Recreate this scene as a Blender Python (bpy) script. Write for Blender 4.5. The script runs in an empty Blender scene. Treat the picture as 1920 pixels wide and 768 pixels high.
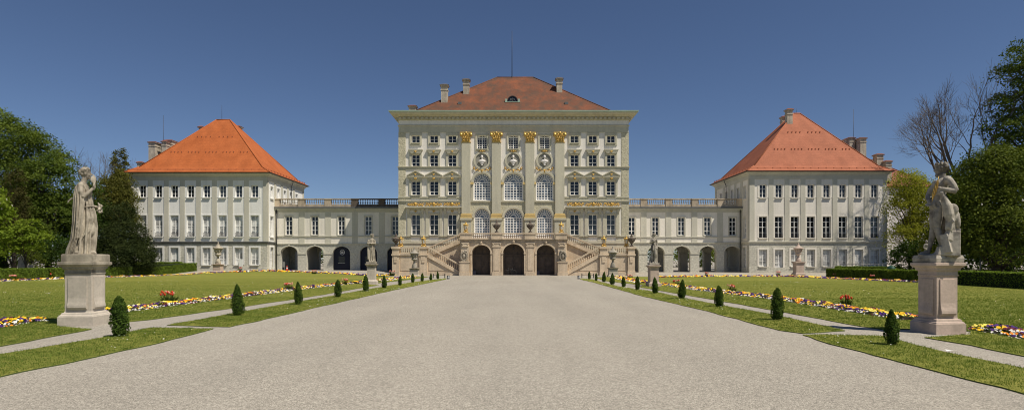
import bpy, bmesh, math, random
import numpy as np
from mathutils import Matrix, Vector
random.seed(7)
rng = np.random.default_rng(7)
S = bpy.context.scene
COL = S.collection
PI = math.pi
# measured camera: focal length in photo pixels, principal axis, eye height
FPX, CX, HY, EYE = 1100.0, 962.0, 487.0, 2.0
def WX(px, d): return (px - CX) * d / FPX
def WZ(py, d): return EYE + (HY - py) * d / FPX
def G(px, py):
    d = EYE * FPX / (py - HY)
    return ((px - CX) * d / FPX, d)
def sstep(a, b, t):
    t = min(1.0, max(0.0, (t - a) / (b - a)))
    return t * t * (3 - 2 * t)
def ground_z(x, y):
    amp = 0.5 * sstep(-15, -19, x) if x < 0 else 0.22 * sstep(15, 19, x)
    return amp * sstep(75, 83.5, y)

# ------------------------------------------------------------------ materials
def new_mat(name):
    m = bpy.data.materials.new(name); m.use_nodes = True
    nt = m.node_tree; b = nt.nodes['Principled BSDF']
    return m, nt, b
def node(nt, typ, **kw):
    n = nt.nodes.new(typ)
    for k, v in kw.items(): setattr(n, k, v)
    return n
def noise(nt, scale, detail=4, stretch=None, rough=0.55):
    g = node(nt, 'ShaderNodeNewGeometry')
    src = g.outputs['Position']
    if stretch:
        mp = node(nt, 'ShaderNodeMapping'); mp.inputs['Scale'].default_value = stretch
        nt.links.new(src, mp.inputs['Vector']); src = mp.outputs['Vector']
    n = node(nt, 'ShaderNodeTexNoise')
    n.inputs['Scale'].default_value = scale; n.inputs['Detail'].default_value = detail
    n.inputs['Roughness'].default_value = rough
    nt.links.new(src, n.inputs['Vector'])
    return n.outputs['Fac']
def ramp(nt, fac, stops):
    r = node(nt, 'ShaderNodeValToRGB')
    els = r.color_ramp.elements
    while len(els) < len(stops): els.new(0.5)
    for e, (p, c) in zip(els, stops):
        e.position = p; e.color = (c[0], c[1], c[2], 1)
    nt.links.new(fac, r.inputs['Fac'])
    return r.outputs['Color']
def mixc(nt, fac, a, b, mode='MIX'):
    m = node(nt, 'ShaderNodeMix', data_type='RGBA', blend_type=mode)
    def put(sock, v):
        if isinstance(v, (tuple, list)): sock.default_value = (v[0], v[1], v[2], 1)
        elif isinstance(v, (int, float)): sock.default_value = v
        else: nt.links.new(v, sock)
    put(m.inputs[0], fac); put(m.inputs[6], a); put(m.inputs[7], b)
    return m.outputs[2]
def sc(c, k): return (c[0] * k, c[1] * k, c[2] * k)
def mat(name, col, rough=0.85, var=0.15, vs=0.35, fine=0.12, fs=6.0, bump=0.0, bs=30.0, metal=0.0, spec=0.25, streak=0.0, stain=None):
    m, nt, b = new_mat(name)
    c = ramp(nt, noise(nt, vs, 5), [(0.3, sc(col, 1 - var)), (0.7, sc(col, 1 + var))])
    if fine:
        f = ramp(nt, noise(nt, fs, 3), [(0.25, (1 - fine,) * 3), (0.75, (1 + fine * .5,) * 3)])
        c = mixc(nt, 1.0, c, f, 'MULTIPLY')
    if streak:
        f = ramp(nt, noise(nt, 1.6, 5, (1, 1, .12)), [(0.42, (1, 1, 1)), (0.72, (1 - streak,) * 3)])
        c = mixc(nt, 1.0, c, f, 'MULTIPLY')
    if stain:
        scol, sscale, lo, hi = stain
        f = ramp(nt, noise(nt, sscale, 6), [(lo, (0, 0, 0)), (hi, (1, 1, 1))])
        c = mixc(nt, f, c, scol)
    nt.links.new(c, b.inputs['Base Color'])
    b.inputs['Roughness'].default_value = rough
    b.inputs['Metallic'].default_value = metal
    b.inputs['Specular IOR Level'].default_value = spec
    if bump:
        bn = node(nt, 'ShaderNodeBump'); bn.inputs['Strength'].default_value = bump; bn.inputs['Distance'].default_value = 0.05
        nt.links.new(noise(nt, bs, 4), bn.inputs['Height'])
        nt.links.new(bn.outputs['Normal'], b.inputs['Normal'])
    return m
def leaf_mat(name, c1, c2, vs=1.2, trans=0.3, rough=0.75, spec=0.08):
    m, nt, b = new_mat(name)
    c = ramp(nt, noise(nt, vs, 3), [(0.32, c1), (0.68, c2)])
    f = ramp(nt, noise(nt, 14.0, 1), [(0.3, (.62, .66, .55)), (0.7, (1.3, 1.22, 1.1))])
    c = mixc(nt, 1.0, c, f, 'MULTIPLY')
    nt.links.new(c, b.inputs['Base Color']); b.inputs['Roughness'].default_value = rough
    b.inputs['Specular IOR Level'].default_value = spec
    t = node(nt, 'ShaderNodeBsdfTranslucent')
    c2n = mixc(nt, 1.0, c, (1.3, 1.35, .6), 'MULTIPLY')
    nt.links.new(c2n, t.inputs['Color'])
    ms = node(nt, 'ShaderNodeMixShader'); ms.inputs[0].default_value = trans
    nt.links.new(b.outputs[0], ms.inputs[1]); nt.links.new(t.outputs[0], ms.inputs[2])
    nt.links.new(ms.outputs[0], nt.nodes['Material Output'].inputs['Surface'])
    return m
MT = {}
def build_materials():
    M = MT
    M['plaster'] = mat('white_plaster', (.83, .79, .725), .9, .05, .25, .07, 5, .15, 14, streak=.13)
    M['plaster_grey'] = mat('pale_grey_plaster', (.86, .85, .81), .9, .05, .25, .07, 5, .15, 14, streak=.13)
    M['cream'] = mat('warm_white_plaster', (.86, .81, .715), .9, .05, .25, .07, 5, .15, 14, streak=.13)
    M['olive'] = mat('olive_grey_plaster', (.56, .53, .415), .9, .07, .3, .08, 5, .15, 14, streak=.12)
    M['rustic'] = mat('rough_olive_render', (.57, .53, .39), .95, .10, .5, .3, 4.5, 1.0, 7)
    M['grey_trim'] = mat('grey_beige_plaster', (.60, .575, .48), .9, .07, .3, .07, 5, .15, 14, streak=.1)
    M['rustic_grey'] = mat('rough_grey_render', (.58, .56, .475), .95, .08, .5, .28, 4.0, 1.0, 6)
    M['cornice'] = mat('cornice_plaster', (.58, .54, .42), .9, .07, .3, .08, 4, .1, 14, streak=.18)
    M['sandstone'] = mat('warm_sandstone', (.67, .545, .395), .9, .12, .7, .16, 6, .3, 22, streak=.25, stain=((.45, .35, .24), .9, .55, .85))
    M['sandstone_dark'] = mat('weathered_sandstone', (.52, .43, .325), .92, .2, 1.1, .2, 7, .3, 22, streak=.35)
    M['old_stone'] = mat('lichen_grey_stone', (.40, .365, .30), .95, .24, 1.4, .25, 7, .4, 16, streak=.45)
    M['chimney'] = mat('weathered_chimney_render', (.52, .46, .37), .95, .2, 1.4, .2, 7, .3, 16, streak=.35)
    M['dark_stone'] = mat('dark_weathered_shaded_stone', (.13, .105, .085), .9, .3, 2.2, .25, 9, .3, 20)  # dark stone of the urns, also used for the shaded balustrade bays
    M['statue'] = mat('weathered_marble', (.44, .39, .305), .85, .2, 2.2, .2, 12, .14, 70, streak=.45, stain=((.17, .148, .115), 2.6, .5, .70))
    M['statue_dark'] = mat('grey_weathered_marble', (.52, .47, .39), .88, .24, 2.6, .22, 14, .18, 60, streak=.5, stain=((.12, .105, .088), 2.6, .47, .66))
    M['pedestal'] = mat('pale_marble', (.55, .49, .41), .85, .12, 1.6, .12, 14, .2, 50, streak=.18, stain=((.33, .30, .25), 2.2, .58, .82))
    M['pedestal_pink'] = mat('pinkish_limestone', (.55, .435, .36), .85, .12, 1.8, .14, 16, .22, 50, streak=.22, stain=((.27, .225, .19), 2.0, .56, .82))
    M['tile_orange'] = roof_mat('bright_orange_tile', (.42, .115, .032), (.46, .135, .042), 0)
    M['tile_red'] = roof_mat('dull_red_tile', (.37, .125, .065), (.42, .15, .082), 0)
    M['tile_old'] = roof_mat('weathered_red_tile', (.15, .066, .040), (.225, .078, .038), 1)
    M['tile_back'] = roof_mat('brown_red_tile', (.22, .08, .045), (.29, .10, .06), 0)
    M['ridge'] = mat('ridge_tile', (.40, .14, .07), .8, .15, 2)
    M['white_paint'] = mat('white_paint', (.80, .79, .76), .5, .03, 1, 0)
    M['iron'] = mat('dark_iron', (.03, .03, .03), .5, .1, 3, 0, spec=.4)
    M['zinc'] = mat('grey_zinc', (.16, .165, .16), .5, .15, 2, .1, metal=.3)
    M['copper'] = mat('green_copper', (.36, .46, .37), .7, .12, .6, .1)
    M['old_gold'] = mat('dull_gold', (.56, .36, .10), .5, .25, 6, .2, 20, metal=.45)
    M['gold'] = mat('gold_leaf', (.70, .47, .14), .46, .22, 4, .25, 20, metal=.55, spec=.4)
    M['gold_paint'] = mat('ochre_gold_paint', (.70, .52, .22), .5, .08, 1, .08, metal=.15)
    M['bust'] = mat('white_marble', (.72, .69, .66), .7, .08, 5, .05)
    M['niche'] = mat('grey_niche', (.30, .29, .25), .9, .1, 2)
    M['door'] = mat('dark_brown_wood', (.10, .08, .065), .6, .25, 2.0, .2, 12)
    M['navy'] = mat('navy_board', (.018, .02, .036), .55, .1, 1, 0)
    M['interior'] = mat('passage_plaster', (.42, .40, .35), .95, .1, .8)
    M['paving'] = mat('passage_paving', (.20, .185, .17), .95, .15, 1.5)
    M['bark'] = mat('tree_bark', (.085, .068, .052), .95, .3, 3, .3, 14, .5, 12)
    M['bark_grey'] = mat('grey_bark', (.13, .11, .09), .95, .3, 3, .3, 14, .5, 12)
    M['turf_edge'] = mat('turf_edge', (.085, .115, .035), .95, .25, 4, .3, 30)
    M['soil'] = mat('dark_soil', (.05, .038, .026), .95, .3, 4, .3, 30, .4, 40)
    M['red_plastic'] = mat('red_plastic', (.65, .08, .04), .5, .05, 1, 0)
    M['sign_white'] = mat('sign_white', (.78, .78, .76), .5, .03, 1, 0)
    M['grey_metal'] = mat('grey_metal', (.28, .28, .27), .45, .1, 2, 0, metal=.5)
    M['green_sheet'] = mat('dark_green_sheet', (.02, .07, .05), .5, .1, 2, 0)
    for k, c, r in (('glass_dark', (.012, .015, .02), .04), ('glass_mid', (.05, .06, .07), .06), ('glass_pale', (.56, .56, .54), .15), ('glass_blue', (.10, .135, .18), .07)):
        m, nt, b = new_mat('window_' + k)
        c2 = ramp(nt, noise(nt, .9, 2), [(0.38, sc(c, .55)), (0.62, sc(c, 1.45))])
        nt.links.new(c2, b.inputs['Base Color'])
        b.inputs['Roughness'].default_value = r; b.inputs['Specular IOR Level'].default_value = .5
        bn = node(nt, 'ShaderNodeBump'); bn.inputs['Strength'].default_value = .12; bn.inputs['Distance'].default_value = .05
        nt.links.new(noise(nt, 1.7, 1), bn.inputs['Height']); nt.links.new(bn.outputs[0], b.inputs['Normal'])
        M[k] = m
    # foliage
    M['maple'] = leaf_mat('maple_leaf', (.042, .076, .013), (.13, .175, .030), .6, .22)
    M['maple_dark'] = leaf_mat('dark_broad_leaf', (.03, .06, .014), (.065, .11, .024), .5)
    M['yew'] = leaf_mat('yew_needle', (.02, .032, .011), (.045, .06, .018), .9, .12)
    M['yew_brown'] = leaf_mat('brownish_conifer', (.042, .044, .016), (.078, .074, .024), .9, .15)
    M['olive_leaf'] = leaf_mat('olive_spring_leaf', (.085, .092, .024), (.16, .16, .038), .6)
    M['spring'] = leaf_mat('fresh_spring_leaf', (.13, .20, .025), (.21, .28, .036), .8, .35)
    M['yellow_leaf'] = leaf_mat('yellow_green_leaf', (.20, .225, .03), (.33, .34, .052), .7, .35)
    M['chestnut'] = leaf_mat('chestnut_leaf', (.045, .072, .012), (.15, .185, .03), .7, .22)
    M['hedge'] = leaf_mat('hedge_leaf', (.12, .185, .028), (.185, .26, .042), 1.5, .25)
    M['hedge_core'] = mat('hedge_shade', (.018, .03, .008), .95, .2, 2)  # solid core; the shade inside the foliage put into its dark green
    M['box_leaf'] = leaf_mat('box_leaf', (.038, .076, .014), (.088, .142, .026), 5, .22)
    M['blossom'] = mat('chestnut_blossom', (.70, .66, .55), .8, .1, 5)
    M['far_leaf'] = leaf_mat('far_leaf', (.09, .125, .028), (.15, .19, .045), .15)
    M['bed_leaf'] = leaf_mat('bedding_leaf', (.035, .065, .015), (.07, .115, .025), 4)
    M['blade'] = leaf_mat('grass_blade', (.108, .175, .032), (.195, .255, .06), 2.5, .3)
    for k, c in (('p_yellow', (.85, .52, .015)), ('p_lemon', (.86, .72, .12)), ('p_purple', (.055, .012, .14)), ('p_white', (.82, .80, .72)), ('p_wine', (.13, .012, .03)), ('p_orange', (.80, .25, .01)), ('p_red', (.62, .05, .02)), ('p_pink', (.75, .32, .25))):
        M[k] = mat('petal' + k[1:], c, .7, .15, 9, 0)
    M['gravel'] = gravel_mat()
    M['lawn'] = lawn_mat()
def roof_mat(name, c1, c2, old):
    m, nt, b = new_mat(name)
    c = ramp(nt, noise(nt, .5, 6), [(0.3, c1), (0.7, c2)])
    g = node(nt, 'ShaderNodeNewGeometry')
    # courses of tiles
    w = node(nt, 'ShaderNodeTexWave', wave_type='BANDS', bands_direction='Z', wave_profile='SAW')
    w.inputs['Scale'].default_value = 1.15; w.inputs['Distortion'].default_value = .15; w.inputs['Detail'].default_value = 1
    nt.links.new(g.outputs['Position'], w.inputs['Vector'])
    c = mixc(nt, 1.0, c, ramp(nt, w.outputs['Fac'], [(0.0, (.84, .84, .84)), (.25, (1.02, 1.02, 1.02)), (1, (1, 1, 1))]), 'MULTIPLY')
    c = mixc(nt, 1.0, c, ramp(nt, noise(nt, 5.0, 3), [(0.3, (.88, .86, .84)), (0.7, (1.08, 1.06, 1.04))]), 'MULTIPLY')
    c = mixc(nt, 1.0, c, ramp(nt, noise(nt, .9, 6, (1, 1, .15)), [(0.35, (.87, .86, .85)), (0.65, (1.05, 1.05, 1.05))]), 'MULTIPLY')
    if old:
        f = ramp(nt, noise(nt, .8, 7, (1, 1, .10), .7), [(0.40, (0, 0, 0)), (0.64, (.85, .85, .85))])
        c = mixc(nt, f, c, (.085, .058, .042))
        f = ramp(nt, noise(nt, .22, 4, (1, 1, .6)), [(0.56, (0, 0, 0)), (0.74, (.75, .75, .75))])
        c = mixc(nt, f, c, (.36, .105, .038))
    nt.links.new(c, b.inputs['Base Color']); b.inputs['Roughness'].default_value = .75; b.inputs['Specular IOR Level'].default_value = .25
    bn = node(nt, 'ShaderNodeBump'); bn.inputs['Strength'].default_value = .5; bn.inputs['Distance'].default_value = .04
    nt.links.new(w.outputs['Fac'], bn.inputs['Height']); nt.links.new(bn.outputs[0], b.inputs['Normal'])
    return m
def gravel_mat():
    m, nt, b = new_mat('fine_gravel')
    c = ramp(nt, noise(nt, .16, 5), [(0.3, (.338, .310, .263)), (0.7, (.368, .340, .290))])
    c = mixc(nt, 1.0, c, ramp(nt, noise(nt, 1.3, 6), [(0.3, (.975, .975, .97)), (0.7, (1.02, 1.02, 1.02))]), 'MULTIPLY')
    c = mixc(nt, 1.0, c, ramp(nt, noise(nt, .55, 4, (1, .10, 1)), [(0.32, (.93, .93, .93)), (0.68, (1.06, 1.055, 1.05))]), 'MULTIPLY')
    c = mixc(nt, 1.0, c, ramp(nt, noise(nt, 9.0, 5), [(0.3, (.90, .90, .90)), (0.7, (1.09, 1.09, 1.08))]), 'MULTIPLY')
    g = node(nt, 'ShaderNodeNewGeometry')
    for s, lo, hi in ((95.0, .58, 1.38), (48.0, .74, 1.26)):
        v = node(nt, 'ShaderNodeTexVoronoi'); v.inputs['Scale'].default_value = s
        nt.links.new(g.outputs['Position'], v.inputs['Vector'])
        c = mixc(nt, 1.0, c, ramp(nt, v.outputs['Color'], [(0.15, (lo,) * 3), (0.85, (hi,) * 3)]), 'MULTIPLY')
    nt.links.new(c, b.inputs['Base Color']); b.inputs['Roughness'].default_value = .95; b.inputs['Specular IOR Level'].default_value = .15
    bn = node(nt, 'ShaderNodeBump'); bn.inputs['Strength'].default_value = .35; bn.inputs['Distance'].default_value = .01
    nt.links.new(noise(nt, 70, 3), bn.inputs['Height']); nt.links.new(bn.outputs[0], b.inputs['Normal'])
    return m
def lawn_mat():
    m, nt, b = new_mat('mown_lawn')
    c = ramp(nt, noise(nt, .09, 5, (.4, 1.6, 1)), [(0.3, (.186, .208, .046)), (0.7, (.268, .266, .068))])
    c = mixc(nt, 1.0, c, ramp(nt, noise(nt, .55, 4, (.12, 1.6, 1)), [(0.35, (.80, .86, .75)), (0.65, (1.1, 1.06, 1.05))]), 'MULTIPLY')
    c = mixc(nt, 1.0, c, ramp(nt, noise(nt, 7.0, 6), [(0.3, (.74, .76, .7)), (0.7, (1.18, 1.15, 1.1))]), 'MULTIPLY')
    c = mixc(nt, 1.0, c, ramp(nt, noise(nt, 45.0, 3), [(0.3, (.72, .74, .7)), (0.7, (1.25, 1.22, 1.15))]), 'MULTIPLY')
    nt.links.new(c, b.inputs['Base Color']); b.inputs['Roughness'].default_value = .9; b.inputs['Specular IOR Level'].default_value = .1
    bn = node(nt, 'ShaderNodeBump'); bn.inputs['Strength'].default_value = .7; bn.inputs['Distance'].default_value = .05
    nt.links.new(noise(nt, 40, 4), bn.inputs['Height']); nt.links.new(bn.outputs[0], b.inputs['Normal'])
    return m

# ------------------------------------------------------------------ mesh builder
class MB:
    def __init__(s): s.v = []; s.f = []; s.m = []; s.s = []; s.M = None; s.k = 0
    def add(s, vs, fs, smooth=False):
        n = len(s.v)
        if s.M is not None: vs = [tuple(s.M @ Vector(p)) for p in vs]
        s.v.extend(vs)
        for f in fs:
            s.f.append(tuple(i + n for i in f)); s.m.append(s.k); s.s.append(smooth)
    def box(s, x0, x1, y0, y1, z0, z1):
        s.add([(x0, y0, z0), (x1, y0, z0), (x1, y1, z0), (x0, y1, z0), (x0, y0, z1), (x1, y0, z1), (x1, y1, z1), (x0, y1, z1)],
              [(0, 3, 2, 1), (4, 5, 6, 7), (0, 1, 5, 4), (1, 2, 6, 5), (2, 3, 7, 6), (3, 0, 4, 7)])
    def quad(s, a, b, c, d): s.add([a, b, c, d], [(0, 1, 2, 3)])
    def prism(s, poly, y0, y1):            # polygon in x,z swept along y
        n = len(poly)
        s.add([(x, y0, z) for x, z in poly] + [(x, y1, z) for x, z in poly],
              [tuple(range(n)), tuple(range(2 * n - 1, n - 1, -1))] + [(i, i + n, (i + 1) % n + n, (i + 1) % n) for i in range(n)])
    def taper(s, x, y, z0, z1, a0, b0, a1, b1):   # frustum, half sizes
        s.add([(x - a0, y - b0, z0), (x + a0, y - b0, z0), (x + a0, y + b0, z0), (x - a0, y + b0, z0),
               (x - a1, y - b1, z1), (x + a1, y - b1, z1), (x + a1, y + b1, z1), (x - a1, y + b1, z1)],
              [(0, 3, 2, 1), (4, 5, 6, 7), (0, 1, 5, 4), (1, 2, 6, 5), (2, 3, 7, 6), (3, 0, 4, 7)])
    def lathe(s, prof, c=(0, 0, 0), n=16, smooth=True, sq=None):
        vs, fs = [], []
        for r, z in prof:
            for i in range(n):
                a = 2 * PI * (i + .5) / n
                k = 1.0
                if sq: k = 1 / max(abs(math.cos(a)), abs(math.sin(a)))
                vs.append((c[0] + r * k * math.cos(a), c[1] + r * k * math.sin(a), c[2] + z))
        m = len(prof)
        for j in range(m - 1):
            for i in range(n):
                i2 = (i + 1) % n
                fs.append((j * n + i, j * n + i2, (j + 1) * n + i2, (j + 1) * n + i))
        fs.append(tuple(range(n - 1, -1, -1))); fs.append(tuple(range((m - 1) * n, m * n)))
        s.add(vs, fs, smooth)
    def tube(s, pts, rad, n=8, smooth=True, caps=True):
        pts = [Vector(p) for p in pts]
        if not hasattr(rad, '__len__'): rad = [rad] * len(pts)
        vs, fs = [], []
        prev = None
        for i, p in enumerate(pts):
            t = (pts[min(i + 1, len(pts) - 1)] - pts[max(i - 1, 0)])
            t = t.normalized() if t.length > 1e-9 else Vector((0, 0, 1))
            if prev is None:
                u = t.cross(Vector((0, 0, 1)) if abs(t.z) < .9 else Vector((0, 1, 0))).normalized()
            else:
                u = prev - t * prev.dot(t)
                u = u.normalized() if u.length > 1e-6 else t.orthogonal().normalized()
            prev = u; w = t.cross(u)
            for k in range(n):
                a = 2 * PI * k / n
                vs.append(tuple(p + (u * math.cos(a) + w * math.sin(a)) * rad[i]))
        for j in range(len(pts) - 1):
            for k in range(n):
                k2 = (k + 1) % n
                fs.append((j * n + k, j * n + k2, (j + 1) * n + k2, (j + 1) * n + k))
        if caps:
            fs.append(tuple(range(n - 1, -1, -1))); fs.append(tuple(range((len(pts) - 1) * n, len(pts) * n)))
        s.add(vs, fs, smooth)
    def ell(s, c, r, nu=12, nv=8, R=None):
        if not hasattr(r, '__len__'): r = (r, r, r)
        vs, fs = [], []
        def P(x, y, z):
            v = Vector((x * r[0], y * r[1], z * r[2]))
            if R is not None: v = R @ v
            return (c[0] + v.x, c[1] + v.y, c[2] + v.z)
        vs.append(P(0, 0, -1))
        for j in range(1, nv):
            a = -PI / 2 + PI * j / nv
            for i in range(nu):
                b = 2 * PI * i / nu
                vs.append(P(math.cos(a) * math.cos(b), math.cos(a) * math.sin(b), math.sin(a)))
        vs.append(P(0, 0, 1)); L = len(vs) - 1
        for i in range(nu):
            i2 = (i + 1) % nu
            fs.append((0, 1 + i2, 1 + i)); fs.append((L, L - nu + i, L - nu + i2))
            for j in range(nv - 2):
                fs.append((1 + j * nu + i, 1 + j * nu + i2, 1 + (j + 1) * nu + i2, 1 + (j + 1) * nu + i))
        s.add(vs, fs, True)
    def sweep(s, x0, x1, y0, y1, prof):    # moulding round a rectangle: profile of (outward, z)
        vs = []
        for o, z in prof:
            vs += [(x0 - o, y0 - o, z), (x1 + o, y0 - o, z), (x1 + o, y1 + o, z), (x0 - o, y1 + o, z)]
        fs = []
        for j in range(len(prof) - 1):
            for i in range(4):
                fs.append((j * 4 + i, j * 4 + (i + 1) % 4, (j + 1) * 4 + (i + 1) % 4, (j + 1) * 4 + i))
        s.add(vs, fs)
    def arc(s, cx, zc, rx, rz, th, y0, y1, a0=0.0, a1=PI, n=16):   # bent bar following an arch
        for i in range(n):
            t0 = a0 + (a1 - a0) * i / n; t1 = a0 + (a1 - a0) * (i + 1) / n
            P = [(cx + rx * math.cos(t), zc + rz * math.sin(t)) for t in (t0, t1)]
            Q = [(cx + (rx + th) * math.cos(t), zc + (rz + th) * math.sin(t)) for t in (t0, t1)]
            a, b, c, d = P[0], Q[0], Q[1], P[1]
            fs = [(0, 1, 2, 3), (0, 3, 7, 4), (1, 5, 6, 2)]
            if i == 0: fs.append((0, 4, 5, 1))
            if i == n - 1: fs.append((3, 2, 6, 7))
            s.add([(p[0], y0, p[1]) for p in (a, b, c, d)] + [(p[0], y1, p[1]) for p in (a, b, c, d)], fs)
    def wall(s, x0, x1, z0, z1, y, th, holes, n=14):
        """wall sheet at y facing -y with reveals th deep; hole = (x0,x1,z0,z1,spring or None)"""
        xs = sorted({x0, x1} | {h[0] for h in holes} | {h[1] for h in holes})
        zs = sorted({z0, z1} | {h[2] for h in holes} | {h[3] for h in holes})
        for i in range(len(xs) - 1):
            for j in range(len(zs) - 1):
                cx, cz = (xs[i] + xs[i + 1]) / 2, (zs[j] + zs[j + 1]) / 2
                if any(h[0] < cx < h[1] and h[2] < cz < h[3] for h in holes): continue
                s.quad((xs[i], y, zs[j]), (xs[i + 1], y, zs[j]), (xs[i + 1], y, zs[j + 1]), (xs[i], y, zs[j + 1]))
        for a, b, c, d, sp in holes:
            top = d if sp is None else sp
            s.quad((a, y, c), (a, y, top), (a, y + th, top), (a, y + th, c))
            s.quad((b, y, c), (b, y + th, c), (b, y + th, top), (b, y, top))
            s.quad((a, y, c), (a, y + th, c), (b, y + th, c), (b, y, c))
            if sp is None:
                s.quad((a, y, d), (b, y, d), (b, y + th, d), (a, y + th, d))
            else:
                cx, rx, rz = (a + b) / 2, (b - a) / 2, d - sp
                P = [(cx - rx * math.cos(PI * i / n), sp + rz * math.sin(PI * i / n)) for i in range(n + 1)]
                for p, q in zip(P[:-1], P[1:]):
                    s.quad((p[0], y, p[1]), (q[0], y, q[1]), (q[0], y, d), (p[0], y, d))
                    s.quad((p[0], y, p[1]), (p[0], y + th, p[1]), (q[0], y + th, q[1]), (q[0], y, q[1]))
    def mesh(s, name, mats):
        me = bpy.data.meshes.new(name)
        me.from_pydata(s.v, [], s.f)
        if not isinstance(mats, (list, tuple)): mats = [mats]
        for m in mats: me.materials.append(m)
        if len(mats) > 1: me.polygons.foreach_set('material_index', s.m)
        if any(s.s): me.polygons.foreach_set('use_smooth', s.s)
        me.update()
        return me
    def build(s, name, mats, parent=None):
        return link(name, s.mesh(name, mats), parent)
def link(name, me, parent=None, loc=None, rz=0.0):
    o = bpy.data.objects.new(name, me); COL.objects.link(o)
    if parent is not None:
        o.parent = parent
        base = WM[parent.name]
        o.matrix_parent_inverse = base.inverted()
    if loc is not None: o.location = loc
    if rz: o.rotation_euler = (0, 0, rz)
    WM[o.name] = Matrix.Translation(Vector(o.location)) @ Matrix.Rotation(rz, 4, 'Z')
    return o
WM = {}
def tag(o, label=None, cat=None, group=None, kind=None):
    if label: o['label'] = label
    if cat: o['category'] = cat
    if group: o['group'] = group
    if kind: o['kind'] = kind
    return o
def thing(name, label, cat, loc=(0, 0, 0), rz=0.0, group=None):
    o = link(name, None, None, loc, rz); o.empty_display_size = .3
    return tag(o, label, cat, group)
def dup(root, loc, rz=0.0, label=None):
    """copy of a thing with its parts and sub-parts"""
    def cp(o, parent):
        c = o.copy(); COL.objects.link(c)
        if parent is not None:
            c.parent = parent; c.matrix_parent_inverse = o.matrix_parent_inverse.copy()
        for ch in list(o.children): cp(ch, c)
        return c
    r = cp(root, None); r.location = loc; r.rotation_euler = (0, 0, rz)
    if label: r['label'] = label
    return r
def np_mesh(name, verts, nper, mats, midx=None):
    """polygons that each own nper consecutive vertices"""
    me = bpy.data.meshes.new(name)
    n = len(verts); nf = n // nper
    me.vertices.add(n); me.vertices.foreach_set('co', np.asarray(verts, dtype=np.float32).ravel())
    me.loops.add(n); me.loops.foreach_set('vertex_index', np.arange(n, dtype=np.int32))
    me.polygons.add(nf)
    me.polygons.foreach_set('loop_start', np.arange(0, n, nper, dtype=np.int32))
    me.polygons.foreach_set('loop_total', np.full(nf, nper, dtype=np.int32))
    if not isinstance(mats, (list, tuple)): mats = [mats]
    for m in mats: me.materials.append(m)
    if midx is not None: me.polygons.foreach_set('material_index', np.asarray(midx, dtype=np.int32))
    me.update(calc_edges=True); me.validate()
    return me
def leaf_quads(C, size, up=.5, out=None, aspect=.6):
    """rhombic leaves at centres C (n,3)"""
    n = len(C)
    N = rng.normal(size=(n, 3)); N /= np.linalg.norm(N, axis=1, keepdims=True)
    N[:, 2] += up
    if out is not None: N += out
    N /= np.linalg.norm(N, axis=1, keepdims=True) + 1e-9
    R = rng.normal(size=(n, 3)); T = np.cross(N, R); T /= np.linalg.norm(T, axis=1, keepdims=True) + 1e-9
    B = np.cross(N, T)
    L = (size * rng.uniform(.6, 1.3, n))[:, None]; W = L * aspect
    V = np.empty((n, 4, 3))
    V[:, 0] = C - T * L * .5; V[:, 1] = C + B * W * .5 - T * L * .08; V[:, 2] = C + T * L * .5; V[:, 3] = C - B * W * .5 - T * L * .08
    return V.reshape(-1, 3)
build_materials()
# ------------------------------------------------------------------ windows
WCACHE = {}
def fan_frame(mb, w, sp, h, y0, y1, nr, arcs, t=.065):
    rx, rz = w / 2, h - sp
    mb.arc(0, sp, rx - .1, rz - .1, .1, y0, y1, n=18)
    for a in arcs: mb.arc(0, sp, rx * a - t / 2, rz * a - t / 2, t, y0 + .01, y1 - .01, n=16)
    r0 = arcs[0] if arcs else 0.0
    for i in range(1, nr):
        a = PI * i / nr
        c, s = math.cos(a), math.sin(a)
        p = Vector((rx * r0 * c, 0, sp + rz * r0 * s)); q = Vector((rx * .97 * c, 0, sp + rz * .97 * s))
        d = (q - p).normalized(); e = Vector((-d.z, 0, d.x)) * t / 2
        P = [(p + e), (p - e), (q - e), (q + e)]
        mb.prism([(v.x, v.z) for v in P], y0 + .012, y1 - .012)
def frame_mesh(w, h, rec, nx, ny, transom, fw=.085, sp=None, arcs=(), nr=0, thin=.04, mid=.10):
    mb = MB(); y0, y1 = rec, rec + .07
    top = h if sp is None else sp
    mb.box(-w / 2, -w / 2 + fw, y0, y1, 0, top); mb.box(w / 2 - fw, w / 2, y0, y1, 0, top)
    mb.box(-w / 2 + fw, w / 2 - fw, y0 + .002, y1, 0, fw)
    if sp is None: mb.box(-w / 2 + fw, w / 2 - fw, y0 + .002, y1, h - fw, h)
    else:
        mb.box(-w / 2 + fw, w / 2 - fw, y0 - .02, y1, sp - .09, sp + .05)
        if arcs or nr: fan_frame(mb, w, sp, h, y0, y1, nr, arcs)
        else:
            mb.arc(0, sp, w / 2 - fw, h - sp - fw, fw, y0, y1, n=14)
    for i in range(1, nx):
        x = -w / 2 + w * i / nx
        t = mid / 2 if (i * 2 == nx) else thin / 2
        zt = top
        if sp is not None and not arcs: zt = sp + (h - sp) * math.sqrt(max(0, 1 - (2 * x / w) ** 2)) - fw
        mb.box(x - t, x + t, y0 + .006, y1 - .006, fw, zt - (fw if sp is None else 0))
    for j in range(1, ny):
        z = h * j / ny if sp is None else sp * j / ny
        t = mid * .45 if j == transom else thin / 2
        mb.box(-w / 2 + fw, w / 2 - fw, y0 + .012, y1 - .012, z - t, z + t)
    return mb.mesh('window', MT['white_paint'])
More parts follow.
